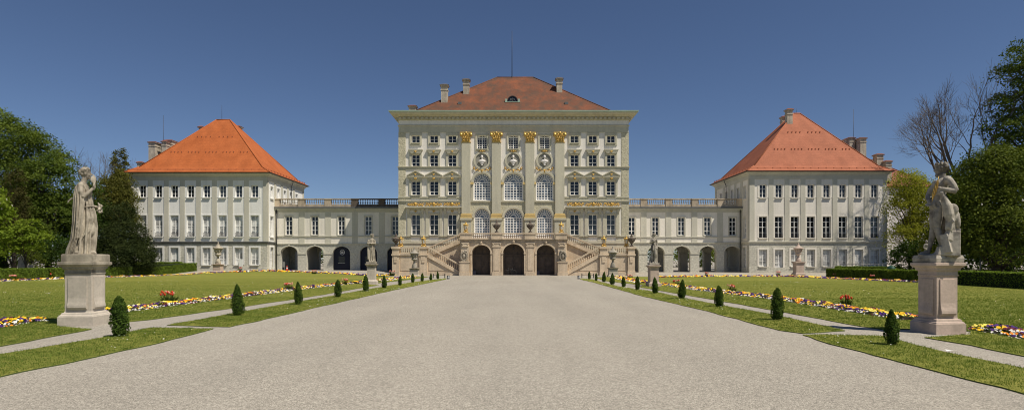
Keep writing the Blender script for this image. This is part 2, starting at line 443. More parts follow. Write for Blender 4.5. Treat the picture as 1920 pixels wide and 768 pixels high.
def pane_mesh(w, h, rec, gl, sp=None):
    mb = MB(); y = rec + .045
    if sp is None: mb.quad((-w / 2, y, 0), (w / 2, y, 0), (w / 2, y, h), (-w / 2, y, h))
    else:
        P = [(w / 2 * math.cos(PI * i / 18), y, sp + (h - sp) * math.sin(PI * i / 18)) for i in range(19)]
        vs = [(-w / 2, y, 0), (w / 2, y, 0)] + P
        mb.add(vs, [tuple(range(len(vs)))])
    return mb.mesh('pane', MT[gl])
def surround_mesh(w, h, a, proud, m, top=None, bottom=None, sill=0.0):
    mb = MB(); t = a if top is None else top; b = a if bottom is None else bottom
    mb.box(-w / 2 - a, -w / 2, -proud, .04, -b, h + t); mb.box(w / 2, w / 2 + a, -proud, .04, -b, h + t)
    mb.box(-w / 2, w / 2, -proud, .04, h, h + t)
    if b: mb.box(-w / 2, w / 2, -proud, .04, -b, 0)
    if sill: mb.box(-w / 2 - .06, w / 2 + .06, -proud - sill, .0, -.09, -.005)
    return mb.mesh('window_surround', MT[m])
def window(parent, x, y, z, w, h, nx=2, ny=3, transom=0, gl='glass_dark', rec=.2, sp=None, arcs=(), nr=0, thin=.04, mid=.10, fw=.085, sur=None, rz=0.0, extra=None):
    w = round(w, 2); h = round(h, 2); sp = None if sp is None else round(sp, 2)
    k = ('f', w, h, rec, nx, ny, transom, sp, arcs, nr, thin, fw)
    if k not in WCACHE: WCACHE[k] = frame_mesh(w, h, rec, nx, ny, transom, fw, sp, arcs, nr, thin, mid)
    o = link('window', WCACHE[k], parent, (x, y, z), rz)
    k = ('p', w, h, rec, gl, sp)
    if k not in WCACHE: WCACHE[k] = pane_mesh(w, h, rec, gl, sp)
    link('pane', WCACHE[k], o, (x, y, z), rz)
    if sur:
        k = ('s', w, h) + tuple(sur.items())
        if k not in WCACHE: WCACHE[k] = surround_mesh(w, h, **sur)
        link('window_surround', WCACHE[k], o, (x, y, z), rz)
    for nm, me in (extra or ()): link(nm, me, o, (x, y, z), rz)
    return o
def hole(x, z, w, h, sp=None):
    w = round(w, 2); h = round(h, 2)
    return (x - w / 2, x + w / 2, z, z + h, None if sp is None else z + round(sp, 2))

# ------------------------------------------------------------------ balusters
BAL = [(.5, 0), (.5, .06), (.3, .1), (.38, .18), (.62, .32), (.5, .45), (.28, .62), (.24, .76), (.36, .84), (.3, .88), (.5, .93), (.5, 1.0)]
def balusters(mb, p, q, h, step=.3, r=.1, n=7):
    """row of turned balusters from p to q (feet), sloping if p.z != q.z"""
    p, q = Vector(p), Vector(q); L = (Vector((q.x, q.y, 0)) - Vector((p.x, p.y, 0))).length
    k = max(1, int(L / step))
    for i in range(k):
        c = p.lerp(q, (i + .5) / k)
        mb.lathe([(r * a * 1.5, b * h) for a, b in BAL], tuple(c), n, True)
def rail(mb, p, q, z0, z1, hw):
    """coping between two points, z offsets z0..z1 above them, half width hw across y"""
    (xa, y, za), (xb, _, zb) = p, q
    mb.add([(xa, y - hw, za + z0), (xb, y - hw, zb + z0), (xb, y + hw, zb + z0), (xa, y + hw, za + z0),
            (xa, y - hw, za + z1), (xb, y - hw, zb + z1), (xb, y + hw, zb + z1), (xa, y + hw, za + z1)],
           [(0, 3, 2, 1), (4, 5, 6, 7), (0, 1, 5, 4), (1, 2, 6, 5), (2, 3, 7, 6), (3, 0, 4, 7)])

def chimney(parent, x, y, z0, z1, w, d, m='chimney', cap='tile_back', name='chimney'):
    mb = MB()
    mb.k = 0
    hcap = .34 * min(1, (z1 - z0) / 1.5)
    mb.box(x - w / 2, x + w / 2, y - d / 2, y + d / 2, z0, z1 - hcap)
    mb.box(x - w / 2 - .07, x + w / 2 + .07, y - d / 2 - .07, y + d / 2 + .07, z1 - hcap * 2.8, z1 - hcap * 2.4)
    mb.box(x - w / 2 - .14, x + w / 2 + .14, y - d / 2 - .14, y + d / 2 + .14, z1 - hcap, z1 - hcap * .55)
    mb.k = 1
    mb.taper(x, y, z1 - hcap * .55, z1, w / 2 + .2, d / 2 + .2, w / 2 * .7, d / 2 * .7)
    return mb.build(name, [MT[m], MT[cap]], parent)
def mast(parent, x, y, z0, z1, r=.035, name='antenna_mast'):
    mb = MB(); mb.tube([(x, y, z0), (x, y, z0 + (z1 - z0) * .5), (x, y, z1)], [r, r * .8, r * .5], 6)
    mb.ell((x, y, z0 + .12), r * 2.2, 8, 6)
    return mb.build(name, MT['iron'], parent)
def roof(parent, x0, x1, y0, y1, z, o, xr0, xr1, yr, zr, m, kick=.9, kz=.42, name='roof'):
    """hip roof with flared eaves (kick) to a ridge xr0..xr1 at yr,zr"""
    mb = MB()
    a = [(x0 - o, y0 - o, z), (x1 + o, y0 - o, z), (x1 + o, y1 + o, z), (x0 - o, y1 + o, z)]
    k = kick
    b = [(x0 - o + k, y0 - o + k * .75, z + kz), (x1 + o - k, y0 - o + k * .75, z + kz), (x1 + o - k, y1 + o - k * .75, z + kz), (x0 - o + k, y1 + o - k * .75, z + kz)]
    r = [(xr0, yr, zr), (xr1, yr, zr)]
    lo = [(p[0], p[1], z - .14) for p in a]
    mb.add(a + b + r + lo, [(0, 1, 5, 4), (1, 2, 6, 5), (2, 3, 7, 6), (3, 0, 4, 7), (4, 5, 9, 8), (5, 6, 9), (6, 7, 8, 9), (7, 4, 8),
                            (10, 11, 1, 0), (11, 12, 2, 1), (12, 13, 3, 2), (13, 10, 0, 3), (10, 13, 12, 11)])
    ro = mb.build(name, MT[m], parent)
    h = MB()
    for p, q in ((a[0], b[0]), (b[0], r[0]), (a[1], b[1]), (b[1], r[1]), (b[2], r[1]), (b[3], r[0]), (r[0], r[1])):
        h.tube([p, q], .085, 6)
    h.build('ridge_tiles', MT['ridge'] if m == 'tile_red' else MT[m], ro)
    return ro
def wall_box_sides(mb, x0, x1, y0, y1, z0, z1, front=False, left=True, right=True, back=True):
    if left: mb.quad((x0, y1, z0), (x0, y0, z0), (x0, y0, z1), (x0, y1, z1))
    if right: mb.quad((x1, y0, z0), (x1, y1, z0), (x1, y1, z1), (x1, y0, z1))
    if back: mb.quad((x1, y1, z0), (x0, y1, z0), (x0, y1, z1), (x1, y1, z1))

# ------------------------------------------------------------------ central palace
D0 = 80.0
cx = lambda p: WX(p, D0)
cz = lambda p: WZ(p, D0)
def mir(p): return 2 * 962.8 - p
def gold_capital(parent, x, y, z0, z1, w, name='gold_capital'):
    mb = MB(); h = z1 - z0
    mb.taper(x, y - .16, z0, z0 + h * .08, w * .54, .22, w * .54, .22)
    mb.taper(x, y - .16, z0 + h * .08, z0 + h * .84, w * .44, .18, w * .52, .30)
    mb.box(x - w * .68, x + w * .68, y - .52, y + .04, z0 + h * .87, z1)
    r2 = random.Random(int(x * 10))
    for row, (zz, n, s) in enumerate(((.24, 5, .17), (.50, 4, .19))):
        for i in range(n):
            px = x + w * (-.43 + .86 * (i + .5) / n)
            mb.ell((px, y - .38 - row * .05, z0 + h * zz), (s * .55, .10, h * .15), 8, 6)
            mb.ell((px, y - .48 - row * .05, z0 + h * (zz + .13)), (s * .42, .09, h * .05), 8, 5)
    for sx in (-1, 1):
        mb.tube([(x + sx * w * .56, y - .58, z0 + h * .74), (x + sx * w * .56, y - .1, z0 + h * .74)], h * .135, 12)
        mb.ell((x + sx * w * .56, y - .58, z0 + h * .74), (.09, .07, .09), 8, 6)
        mb.ell((x + sx * w * .2, y - .5, z0 + h * .74), (.12, .08, h * .09), 8, 6)
    mb.ell((x, y - .54, z0 + h * .9), (.16, .08, h * .1), 8, 6)
    for i in range(14):
        mb.ell((x + r2.uniform(-.5, .5) * w, y - .42 - r2.random() * .1, z0 + h * r2.uniform(.2, .8)), (.05, .05, .06), 6, 5)
    return mb.build(name, MT['gold'], parent)
def gold_frieze(parent, x0, x1, y, z0, z1):
    mb = MB(); r2 = random.Random(int(x0 * 7)); n = 3; zc = (z0 + z1) / 2; h = z1 - z0
    for k in range(n):
        c = x0 + (x1 - x0) * (k + .5) / n; hw = (x1 - x0) / n * .46
        mb.ell((c, y - .1, zc + h * .05), (.20, .1, h * .5), 10, 7)
        mb.ell((c, y - .17, zc + h * .1), (.11, .07, h * .3), 8, 6)
        for s in (-1, 1):
            pts = [(c + s * hw * t, y - .07, zc + h * (.22 * math.sin(t * 11) * (1 - t * .4))) for t in [i / 12 for i in range(13)]]
            mb.tube(pts, [.07 - .03 * i / 12 for i in range(13)], 6)
            for i in range(11):
                t = .08 + .085 * i
                mb.ell((c + s * hw * t, y - .08, zc + h * r2.uniform(-.34, .36)), (r2.uniform(.07, .13), .06, r2.uniform(.05, .11)), 7, 5)
            mb.tube([(c + s * (hw * .5 + .11 * math.cos(a)), y - .09, zc - h * .02 + .14 * math.sin(a)) for a in [j * .7 for j in range(9)]], .035, 5)
    return mb.build('gold_relief_frieze', MT['old_gold'], parent)
def roundel(parent, x, y, z, r):
    mb = MB()
    mb.k = 0
    mb.arc(x, z, r * .80, r * .86, r * .22, y - .14, y + .02, 0, 2 * PI, 28)
    mb.k = 1
    n = 24
    mb.add([(x + r * .82 * math.cos(2 * PI * i / n), y - .012, z + r * .88 * math.sin(2 * PI * i / n)) for i in range(n)], [tuple(range(n))])
    o = mb.build('bust_roundel', [MT['olive'], MT['niche']], parent)
    b = MB()
    b.lathe([(.15, 0), (.17, .05), (.08, .12), (.09, .18)], (x, y - .16, z - r * .62), 10)
    b.ell((x, y - .16, z - r * .12), (r * .46, .16, r * .22), 12, 8)
    b.ell((x, y - .15, z - r * .30), (r * .27, .14, r * .2), 10, 7)
    b.tube([(x, y - .16, z), (x, y - .18, z + r * .3)], [.11, .085], 8)
    b.ell((x, y - .19, z + r * .40), (.15, .15, .21), 10, 8); b.ell((x, y - .15, z + r * .5), (.165, .15, .15), 10, 8); b.ell((x, y - .33, z + r * .38), (.03, .04, .05), 6, 5)
    b.build('marble_bust', MT['bust'], o)
    g = MB()
    for s in (-1, 1):
        for i, t in enumerate((.15, .35, .55, .75, .95)):
            g.ell((x + s * r * t, y - .13, z - r * (1.28 - .28 * t + .12 * (i % 2))), (.15, .08, .10), 8, 6)
        g.tube([(x + s * r * (1.0 + .12 * math.cos(a)), y - .12, z - r * .92 + .12 * math.sin(a)) for a in [j * .8 for j in range(8)]], .04, 5)
        g.ell((x + s * r * .2, y - .14, z + r * 1.13), (.13, .09, .10), 8, 6)
        g.tube([(x + s * r * .1, y - .14, z + r * 1.2), (x + s * r * .42, y - .13, z + r * 1.05)], .05, 6)
    g.ell((x, y - .17, z - r * 1.3), (.13, .1, .26), 8, 6); g.ell((x, y - .17, z + r * 1.12), (.16, .12, .15), 8, 6)
    g.build('gold_garland', MT['old_gold'], o)
def gold_bit(x, y, z, s=1.0):
    mb = MB()
    mb.ell((x, y, z), (.12 * s, .06, .10 * s), 8, 6)
    for d in (-1, 1): mb.ell((x + d * .13 * s, y, z + .03 * s), (.08 * s, .05, .06 * s), 8, 6)
    mb.ell((x, y - .03, z - .12 * s), (.07 * s, .05, .08 * s), 8, 6)
    return mb
def build_palace():
    P = thing('central_palace', 'tall cream main palace block with gilded pilasters, weathered red roof and a deep cornice', 'palace', (0, D0, 0))
    X0, X1 = cx(748), cx(1178)
    holes, wins = [], []
    colsL = [779.6, 813.8, 848.1]; cols = colsL + [mir(p) - .2 for p in colsL][::-1]
    rows = [('attic', 267.7, 253.8), ('third', 311.8, 289.7), ('second', 365.7, 339), ('main', 440, 401.5)]
    for rn, zb, zt in rows:
        for p in cols:
            w = 1.12 if rn in ('attic', 'third') else 1.2
            x, z, h = cx(p), cz(zb), cz(zt) - cz(zb)
            holes.append(hole(x, z, w, h)); wins.append((rn, x, z, w, h))
    mids = [904.0, 962.6, 1021.2]
    for i, p in enumerate(mids):
        wl = 2.16 if i == 1 else 2.10
        wu = 2.62 if i == 1 else 2.36
        x = cx(p)
        for rn, w, zb, zt, zs in (('round', 1.36, 279, 254, 257.5), ('hall', wu, 375.2, 324.5, 341.5), ('porch', 2.5 if i == 1 else 2.16, 441, 390.5, 408)):
            z, h, sp = cz(zb), cz(zt) - cz(zb), cz(zs) - cz(zb)
            holes.append(hole(x, z, w, h, sp)); wins.append((rn, x, z, w, h, sp))
    mb = MB(); mb.wall(X0, X1, -.3, 21.9, D0, .4, holes)
    wall_box_sides(mb, X0, X1, D0, D0 + 20, -.3, 21.9)
    mb.build('wall', MT['plaster'], P)
    # dressings -------------------------------------------------------------
    for k, (a, b) in enumerate(((748, 760.6), (1165.2, 1178))):     # each returns along its flank wall
        q = MB(); q.box(cx(a) - (.06 if k == 0 else 0), cx(b) + (.06 if k else 0), D0 - .06, D0 + .3, .0, cz(248.5))
        xa = X0 - .06 if k == 0 else X1 + .0
        q.box(xa, xa + .06, D0 + .3, D0 + 1.6, 0, cz(248.5)); q.build('rusticated_quoin', MT['rustic'], P)
    o = MB()
    o.box(X0 - .03, X1 + .03, D0 - .09, D0 + .2, cz(248.4), 20.22)                     # architrave
    for (a, b), zb, zt, pr in (((748, 866), 317.5, 313.3, .10), ((1058.5, 1178), 317.5, 313.3, .10), ((748, 866), 370.8, 368, .12), ((1058.5, 1178), 370.8, 368, .12),
                               ((748, 866), 379.4, 377, .15), ((1058.5, 1178), 379.4, 377, .15), ((748, 866), 443.5, 441.2, .16), ((1058.5, 1178), 443.5, 441.2, .16)):
        o.box(cx(a) - pr, cx(b) + pr, D0 - pr, D0 + .1, cz(zb), cz(zt))
    for a, b in ((748, 866), (1058.5, 1178)):                                     # thin ledge on the string courses
        o.box(cx(a) - .2, cx(b) + .2, D0 - .22, D0 + .1, cz(313.3), cz(312.6)); o.box(cx(a) - .2, cx(b) + .2, D0 - .22, D0 + .1, cz(377), cz(376.3))
        # parapet band: olive blocks between the white panels under each window
        cs = colsL if a < 900 else [mir(p) for p in colsL][::-1]
        ed = [a + .2 if a > 900 else a + 12.8] + [e for c in cs for e in (c - 8.7, c + 8.7)] + [b - .2 if a < 900 else b - 12.9]
        for i in range(0, len(ed), 2): o.box(cx(ed[i]), cx(ed[i + 1]), D0 - .05, D0 + .1, cz(377), cz(370.8))
        for i in range(0, len(ed), 2): o.box(cx(ed[i]), cx(ed[i + 1]), D0 - .05, D0 + .1, cz(451), cz(443.5))
    for p in mids:                                                                # olive field round the porch windows
        pass
    o.build('string_course', MT['olive'], P)
    for a, c in ((748, 866), (1058.5, 1178)):
        b = MB(); b.box(cx(a) - .1, cx(c) + .1, D0 - .22, D0 + .1, cz(456), cz(451.2)); b.box(cx(a) - .02, cx(c) + .02, D0 - .12, D0 + .1, cz(520), cz(456))
        b.build('plinth_band', MT['cornice'], P)
    # olive render behind the lower storey of the centre bay
    f = MB()
    gaps = [(882.3, 922.6), (939, 985.2), (1001.8, 1040.9)]
    for (a, c), p, i in zip(gaps, mids, range(3)):
        w = 2.5 if i == 1 else 2.16
        w = round(w, 2)
        h, sp = round(cz(390.5) - cz(441), 2), round(cz(408) - cz(441), 2); z = cz(441)
        f.wall(cx(a), cx(c), z, cz(378.5), D0 - .05, .05, [(cx(p) - w / 2, cx(p) + w / 2, z, z + h, z + sp)], 16)
    f.build('rough_render_field', MT['rustic'], P)
    sl = MB()
    for (a, c) in gaps: sl.box(cx(a), cx(c), D0 - .2, D0 + .1, cz(378.5), cz(376.2))
    sl.build('sill_course', MT['olive'], P)
    # pilasters -------------------------------------------------------------
    for a, c in ((866, 882.4), (922.5, 939.1), (985.1, 1001.8), (1040.8, 1058)):
        m = MB(); m.box(cx(a), cx(c), D0 - .36, D0 + .1, cz(400.5), cz(268.2))
        m.box(cx(a) - .1, cx(c) + .1, D0 - .40, D0 + .1, cz(448), cz(409.2)); m.box(cx(a) - .22, cx(c) + .22, D0 - .52, D0 + .1, cz(412.5), cz(409.0))
        po = m.build('pilaster', MT['olive'], P)
        x, w = cx((a + c) / 2), cx(c) - cx(a)
        g = MB(); g.box(x - w / 2 - .16, x + w / 2 + .16, D0 - .50, D0 + .05, cz(409), cz(405.6)); g.box(x - w / 2 - .09, x + w / 2 + .09, D0 - .45, D0 + .05, cz(405.6), cz(404))
        g.box(x - w / 2 - .13, x + w / 2 + .13, D0 - .48, D0 + .05, cz(404), cz(402)); g.box(x - w / 2 - .05, x + w / 2 + .05, D0 - .42, D0 + .05, cz(402), cz(400.5))
        g.build('gold_base', MT['gold_paint'], po)
        gold_capital(po, x, D0 - .02, cz(268.4), cz(248.6), w)
    for p in mids: roundel(P, cx(p) - .02, D0, cz(300.8), 1.12)
    # hood meshes in window coordinates -------------------------------------
    hm = MB(); hm.box(-.98, .98, -.36, .05, 1.62 + .55, 1.62 + .66); hm.taper(0, -.1, 1.62 + .10, 1.62 + .55, .62, .16, .92, .24)
    hood_flat = hm.mesh('window_hood', MT['olive'])
    g = gold_bit(0, -.34, 1.62 + .36, .9); key_flat = g.mesh('gold_keystone', MT['old_gold'])
    h2 = cz(339) - cz(365.7)
    hm = MB(); zz = h2 + .55
    hm.prism([(-1.12, zz), (1.12, zz), (1.12, zz + .1), (0, zz + .72), (-1.12, zz + .1)], -.22, .03)
    for s in (-1, 1):
        hm.prism([(0, zz + .72), (s * 1.2, zz + .06), (s * 1.2, zz + .18), (0, zz + .86)], -.42, .03)
    hm.box(-1.18, 1.18, -.40, .03, zz - .06, zz + .05)
    hm.taper(0, -.1, h2 + .12, zz - .06, .66, .14, 1.0, .24)
    hood_ped = hm.mesh('window_pediment', MT['olive'])
    g = gold_bit(0, -.40, zz + .28, .9)
    for dx, dz in ((0, -.42), (-.1, -.36), (.1, -.36)): g.ell((dx, -.36, zz + dz + .1), (.09, .07, .13), 8, 6)
    key_ped = g.mesh('gold_keystone', MT['old_gold'])
    h4 = cz(401.5) - cz(440)
    g = gold_bit(0, -.22, h4 + .45, 1.1); key_main = g.mesh('gold_keystone', MT['old_gold'])
    br = []
    for s in (-1, 1):                                                            # flanking strips with scroll brackets
        bm_ = MB()
        bm_.box(s * .95 - .17, s * .95 + .17, -.14, .03, -.1, h4 + .1)
        bm_.taper(s * .95, -.1, h4 + .1, h4 + .75, .13, .10, .19, .26)
        bm_.box(s * .95 - .22, s * .95 + .22, -.2, .03, -.2, -.02)
        br.append(('bracket_strip', bm_.mesh('bracket_strip', MT['olive'])))
    for wv in wins:
        rn, x, z, w, h = wv[:5]
        if rn == 'attic':
            window(P, x, D0, z, w, h, 2, 2, 0, 'glass_mid' if (int(x * 3) % 2) else 'glass_dark', .26, sur=dict(a=.26, proud=.12, m='olive', top=.34, bottom=.34, sill=.14))
        elif rn == 'third':
            window(P, x, D0, z, w, h, 2, 3, 1, 'glass_dark', .26, sur=dict(a=.27, proud=.12, m='olive', top=.2, bottom=0, sill=.1), extra=(('window_hood', hood_flat), ('gold_keystone', key_flat)))
        elif rn == 'second':
            window(P, x, D0, z, w, h, 2, 4, 1, 'glass_dark', .26, sur=dict(a=.27, proud=.12, m='olive', top=.2, bottom=0, sill=.1), extra=(('window_pediment', hood_ped), ('gold_keystone', key_ped)))
        elif rn == 'main':
            window(P, x, D0, z, w, h, 2, 4, 2, random.Random(x).choice(['glass_dark', 'glass_mid', 'glass_mid']), .26, sur=dict(a=.2, proud=.12, m='olive', top=.2, bottom=0, sill=.1), extra=br + [('gold_keystone', key_main)])
        elif rn == 'round':
            window(P, x, D0, z, w, h, 4, 5, 0, 'glass_dark', .26, sp=wv[5], thin=.05, mid=.12, sur=dict(a=.22, proud=.12, m='olive', top=.24, bottom=.26, sill=.12))
        elif rn == 'hall':
            o = window(P, x, D0, z, w, h, 6, 7, 0, 'glass_blue', .22, sp=wv[5], arcs=(.30, .58, .8), nr=10, thin=.095, mid=.13, fw=.15)
            a = MB(); a.arc(x, z + wv[5], w / 2 + .02, h - wv[5] + .02, .30, D0 - .22, D0 + .02, n=22)
            for s in (-1, 1): a.box(x + s * (w / 2 + .16) - .14, x + s * (w / 2 + .16) + .14, D0 - .12, D0 + .02, z, z + wv[5] - .14)
            a.build('arch_moulding', MT['olive'], o)
            for s in (-1, 1): g = MB(); g.box(x + s * (w / 2 + .19) - .22, x + s * (w / 2 + .19) + .22, D0 - .28, D0, z + wv[5] - .30, z + wv[5] - .02); g.build('gold_impost', MT['gold_paint'], o)
        else:
            o = window(P, x, D0, z, w, h, 6, 7, 0, 'glass_blue', .22, sp=wv[5], arcs=(.30, .58, .8), nr=10, thin=.095, mid=.14, fw=.15)
            a = MB(); a.arc(x, z + wv[5], w / 2 + .02, h - wv[5] + .02, .26, D0 - .2, D0 - .02, n=22); a.build('arch_moulding', MT['olive'], o)
    for a, c in ((761, 865.6), (1060.4, 1164.6)):
        e = MB(); e.box(cx(a), cx(c), D0 - .62, D0 + .05, cz(389.6), cz(387.4)); e.box(cx(a) + .15, cx(c) - .15, D0 - .5, D0 + .05, cz(390.6), cz(389.6))
        e.box(cx(a) + .3, cx(c) - .3, D0 - .18, D0 + .05, cz(394), cz(390.6))
        eo = e.build('balcony_hood', MT['olive'], P)
        gold_frieze(eo, cx(a) + .1, cx(c) - .1, D0 - .06, cz(386.8), cz(379.6))
    # cornice ----------------------------------------------------------------
    c = MB()
    c.sweep(X0, X1, D0, D0 + 20, [(.0, 20.12), (.10, 20.16), (.16, 20.26), (.16, 20.34), (.02, 20.38), (.02, 20.98), (.10, 21.03), (.16, 21.08), (.16, 21.40), (.44, 21.44), (.55, 21.52), (.86, 21.62), (1.0, 21.74), (1.08, 21.86), (1.10, 21.98), (.9, 22.0), (-2, 22.02)])
    n = 52
    for i in range(n):
        x = X0 - .1 + (X1 - X0 + .2) * (i + .5) / n
        c.box(x - .17, x + .17, D0 - .42, D0 - .12, 21.12, 21.39)
    for s in (0, 1):
        for i in range(30):
            y = D0 - .1 + 20 * (i + .5) / 30
            if s: c.box(X1 + .12, X1 + .42, y - .17, y + .17, 21.12, 21.39)
            else: c.box(X0 - .42, X0 - .12, y - .17, y + .17, 21.12, 21.39)
    co = c.build('cornice', MT['cornice'], P)
    fz = MB(); fz.sweep(X0, X1, D0, D0 + 20, [(.0, 20.40), (.045, 20.40), (.045, 20.975), (.0, 20.975)]); fz.build('frieze', MT['plaster'], co)
    g = MB(); g.sweep(X0, X1, D0, D0 + 20, [(1.10, 21.90), (1.17, 21.92), (1.19, 22.10), (1.0, 22.12), (.3, 22.05)]); g.build('copper_gutter', MT['copper'], co)
    # roof -------------------------------------------------------------------
    yr, zr = 90.0, WZ(145, 90)
    ro = roof(P, -14.9, 14.9, 81.6, 98.4, 22.35, 0, WX(932, yr), WX(1000, yr), yr, zr, 'tile_old', kick=1.0, kz=.5)
    slope = lambda d: 22.85 + (d - 82.35) * (zr - 22.85) / 7.65
    for (px, yb, yt, w) in ((833, 192, 157, 12), (874, 176, 147, 11), (1049, 173, 145, 10.5)):
        # stands where the roof slope meets the line of sight
        best = min((abs(WZ(yb, d) - slope(d)), d) for d in np.linspace(82, 90, 161))[1]
        chimney(ro, WX(px, best), best + .4, WZ(yb, best) - .9, WZ(yt, best), WX(px + w / 2, best) - WX(px - w / 2, best), .9, 'chimney', 'dark_stone')
    chimney(ro, WX(774, 90), 90, 22.2, WZ(198, 90), 1.05, 1.0, 'chimney', 'tile_back')
    mast(ro, WX(960, 90), 90, zr - .1, WZ(58, 90), .06)
    dz = 24.75; dy = 82.35 + (dz - 22.85) / (zr - 22.85) * 7.65
    d = MB(); x = WX(961, dy)
    d.k = 3; d.arc(x, dz, .66, .68, .10, dy - .25, dy + 1.2, 0, PI, 14)
    d.k = 0; d.box(x - 1.05, x - .76, dy - .2, dy + .8, dz - .08, dz + .34); d.box(x + .76, x + 1.05, dy - .2, dy + .8, dz - .08, dz + .34); d.box(x - 1.1, x + 1.1, dy - .28, dy + .2, dz - .16, dz - .08)
    d.k = 1; d.add([(x + .67 * math.cos(PI * i / 12), dy - .12, dz + .70 * math.sin(PI * i / 12)) for i in range(13)], [tuple(range(13))])
    d.k = 2
    for a in (PI * .25, PI * .5, PI * .75): d.tube([(x, dy - .15, dz), (x + .64 * math.cos(a), dy - .15, dz + .66 * math.sin(a))], .018, 5)
    d.arc(x, dz, .36, .40, .04, dy - .17, dy - .13, 0, PI, 10)
    d.build('dormer_window', [MT['copper'], MT['glass_dark'], MT['grey_metal'], MT['iron']], ro)
    for px in (862, 1062):
        z = WZ(193.5, 83.6); y = 82.35 + (z - 22.85) / (zr - 22.85) * 7.65
        s = MB(); s.box(WX(px - 3.5, y), WX(px + 3.5, y), y - .2, y + .3, z - .12, z + .22); s.build('skylight', MT['zinc'], ro)
    return P

# ------------------------------------------------------------------ corner pavilions
def build_pavilion(side):
    D = 83.2; pw = lambda p: WX(p, D); zw = lambda p: WZ(p, D)
    if side < 0:
        P = thing('corner_pavilion', 'white three storey pavilion with bright orange hipped roof beside the tall dark yew', 'pavilion', (-44.5, D, 0), group='corner pavilions of the palace')
        X0, X1, dep = pw(245), pw(501), 14.5
        xs = [267.2 + 30.05 * i for i in range(8)]; zoff = 0.0; base = 506
        r1, r2, r3 = (370, 347.2), (443.2, 403.6), (496, 464)
        field, trim, rust, tile = 'plaster_grey', 'grey_trim', 'rustic_grey', 'tile_orange'
        eav, strc = 324.0, 453.8
    else:
        P = thing('corner_pavilion', 'warm white three storey pavilion with dull red hipped roof beside the yellow green tree', 'pavilion', (43.5, D, 0), group='corner pavilions of the palace')
        X0, X1, dep = pw(1405), pw(1663), 14.0
        xs = [1430.6 + 29.9 * i for i in range(8)]
        r1, r2, r3 = (370.3, 345.8), (445.6, 405.6), (499, 467.4)
        field, trim, rust, tile = 'cream', 'grey_trim', 'rustic_grey', 'tile_red'
        eav, strc = 321.5, 453.0
    zt = zw(eav) - .1
    z1, z2 = zw(strc + 1.6), zw(strc - 1.6)
    w1, w2, w3 = .98, 1.16, 1.14
    holes = []
    for i, p in enumerate(xs):
        x = pw(p)
        holes.append(hole(x, zw(r1[0]), w1, zw(r1[1]) - zw(r1[0]))); holes.append(hole(x, zw(r2[0]), w2, zw(r2[1]) - zw(r2[0])))
        if not (side > 0 and i == 1): holes.append(hole(x, zw(r3[0]), w3, zw(r3[1]) - zw(r3[0])))
        else: holes.append(hole(x, .30, w3, zw(r3[1]) - .30))
    wl = MB(); wl.k = 0
    up = [h for h in holes if h[2] > z1]; lo = [h for h in holes if h[2] <= z1]
    wl.wall(X0, X1, z1, zt, D, .32, up)
    wl.k = 1; wl.wall(X0, X1, -.3, z1, D, .32, lo)
    # flank facing the middle of the palace
    flank_rz = PI / 2 if side < 0 else -PI / 2
    xf = X1 if side < 0 else X0
    fy = [D + 1.55 + 2.42 * i for i in range(5)]
    fh, fl = [], []
    for i, y in enumerate(fy):
        u = (y - D) if side < 0 else -(y - D)
        fh += [hole(u, zw(r1[0]), w1, zw(r1[1]) - zw(r1[0])), hole(u, zw(r2[0]), w2, zw(r2[1]) - zw(r2[0]))]
    u = (fy[0] - D) if side < 0 else -(fy[0] - D)
    fl = [hole(u, .45, 1.1, 3.4)]
    wl.M = Matrix.Translation((xf, D, 0)) @ Matrix.Rotation(flank_rz, 4, 'Z')
    a, b = (0, dep) if side < 0 else (-dep, 0)
    wl.k = 0; wl.wall(a, b, z1, zt, 0, .32, fh); wl.k = 1; wl.wall(a, b, -.3, z1, 0, .32, fl)
    wl.M = None; wl.k = 0
    wall_box_sides(wl, X0, X1, D, D + dep, -.3, zt, left=side < 0, right=side > 0)
    wl.build('wall', [MT[field], MT[rust]], P)
    # pilaster strips, string course, cornice
    st = MB()
    edges = [xs[0] - 15.0] + [(xs[i] + xs[i + 1]) / 2 for i in range(7)] + [xs[-1] + 15.0]
    for i, e in enumerate(edges):
        hw = .34
        xa, xb = pw(e) - hw, pw(e) + hw
        if i == 0: xa, xb = X0 + .0, pw(xs[0]) - 1.22
        if i == 8: xa, xb = pw(xs[-1]) + 1.22, X1 - .0
        st.box(xa, xb, D - .07, D + .05, z2, zt - .95)
    st.box(X0 - .02, X1 + .02, D - .08, D + .05, zt - .95, zt - .5)
    yv = [D] + [(fy[i] + fy[i + 1]) / 2 for i in range(4)] + [D + dep]
    for i, y in enumerate(yv):
        ya, yb = y - .33, y + .33
        if i == 0: ya, yb = D + .06, D + .45
        if i == 5: ya, yb = D + dep - .6, D + dep
        s0, s1 = (X1 - .05, X1 + .07) if side < 0 else (X0 - .07, X0 + .05)
        st.box(s0, s1, ya, yb, z2, zt - .95)
    s0, s1 = (X1 - .05, X1 + .08) if side < 0 else (X0 - .08, X0 + .05)
    st.box(s0, s1, D + .06, D + dep, zt - .95, zt - .5)
    st.build('pilaster_strip', MT[trim], P)
    bd = MB(); bd.sweep(X0, X1, D, D + dep, [(0, z1 - .12), (.05, z1 - .1), (.07, z1), (.16, z1 + .05), (.18, z2 - .04), (.04, z2)]); bd.build('string_course', MT['zinc'] if side < 0 else MT['grey_trim'], P)
    pl = MB(); pl.sweep(X0, X1, D, D + dep, [(.0, .95), (.05, .92), (.06, -.3)]); pl.build('plinth_band', MT[rust], P)
    cr = MB(); cr.sweep(X0, X1, D, D + dep, [(0, zt - .52), (.10, zt - .48), (.12, zt - .36), (.2, zt - .32), (.26, zt - .2), (.48, zt - .08), (.52, zt), (-.5, zt + .02)]); cr.build('cornice', MT[trim], P)
    # windows
    rnd = random.Random(3 if side < 0 else 4)
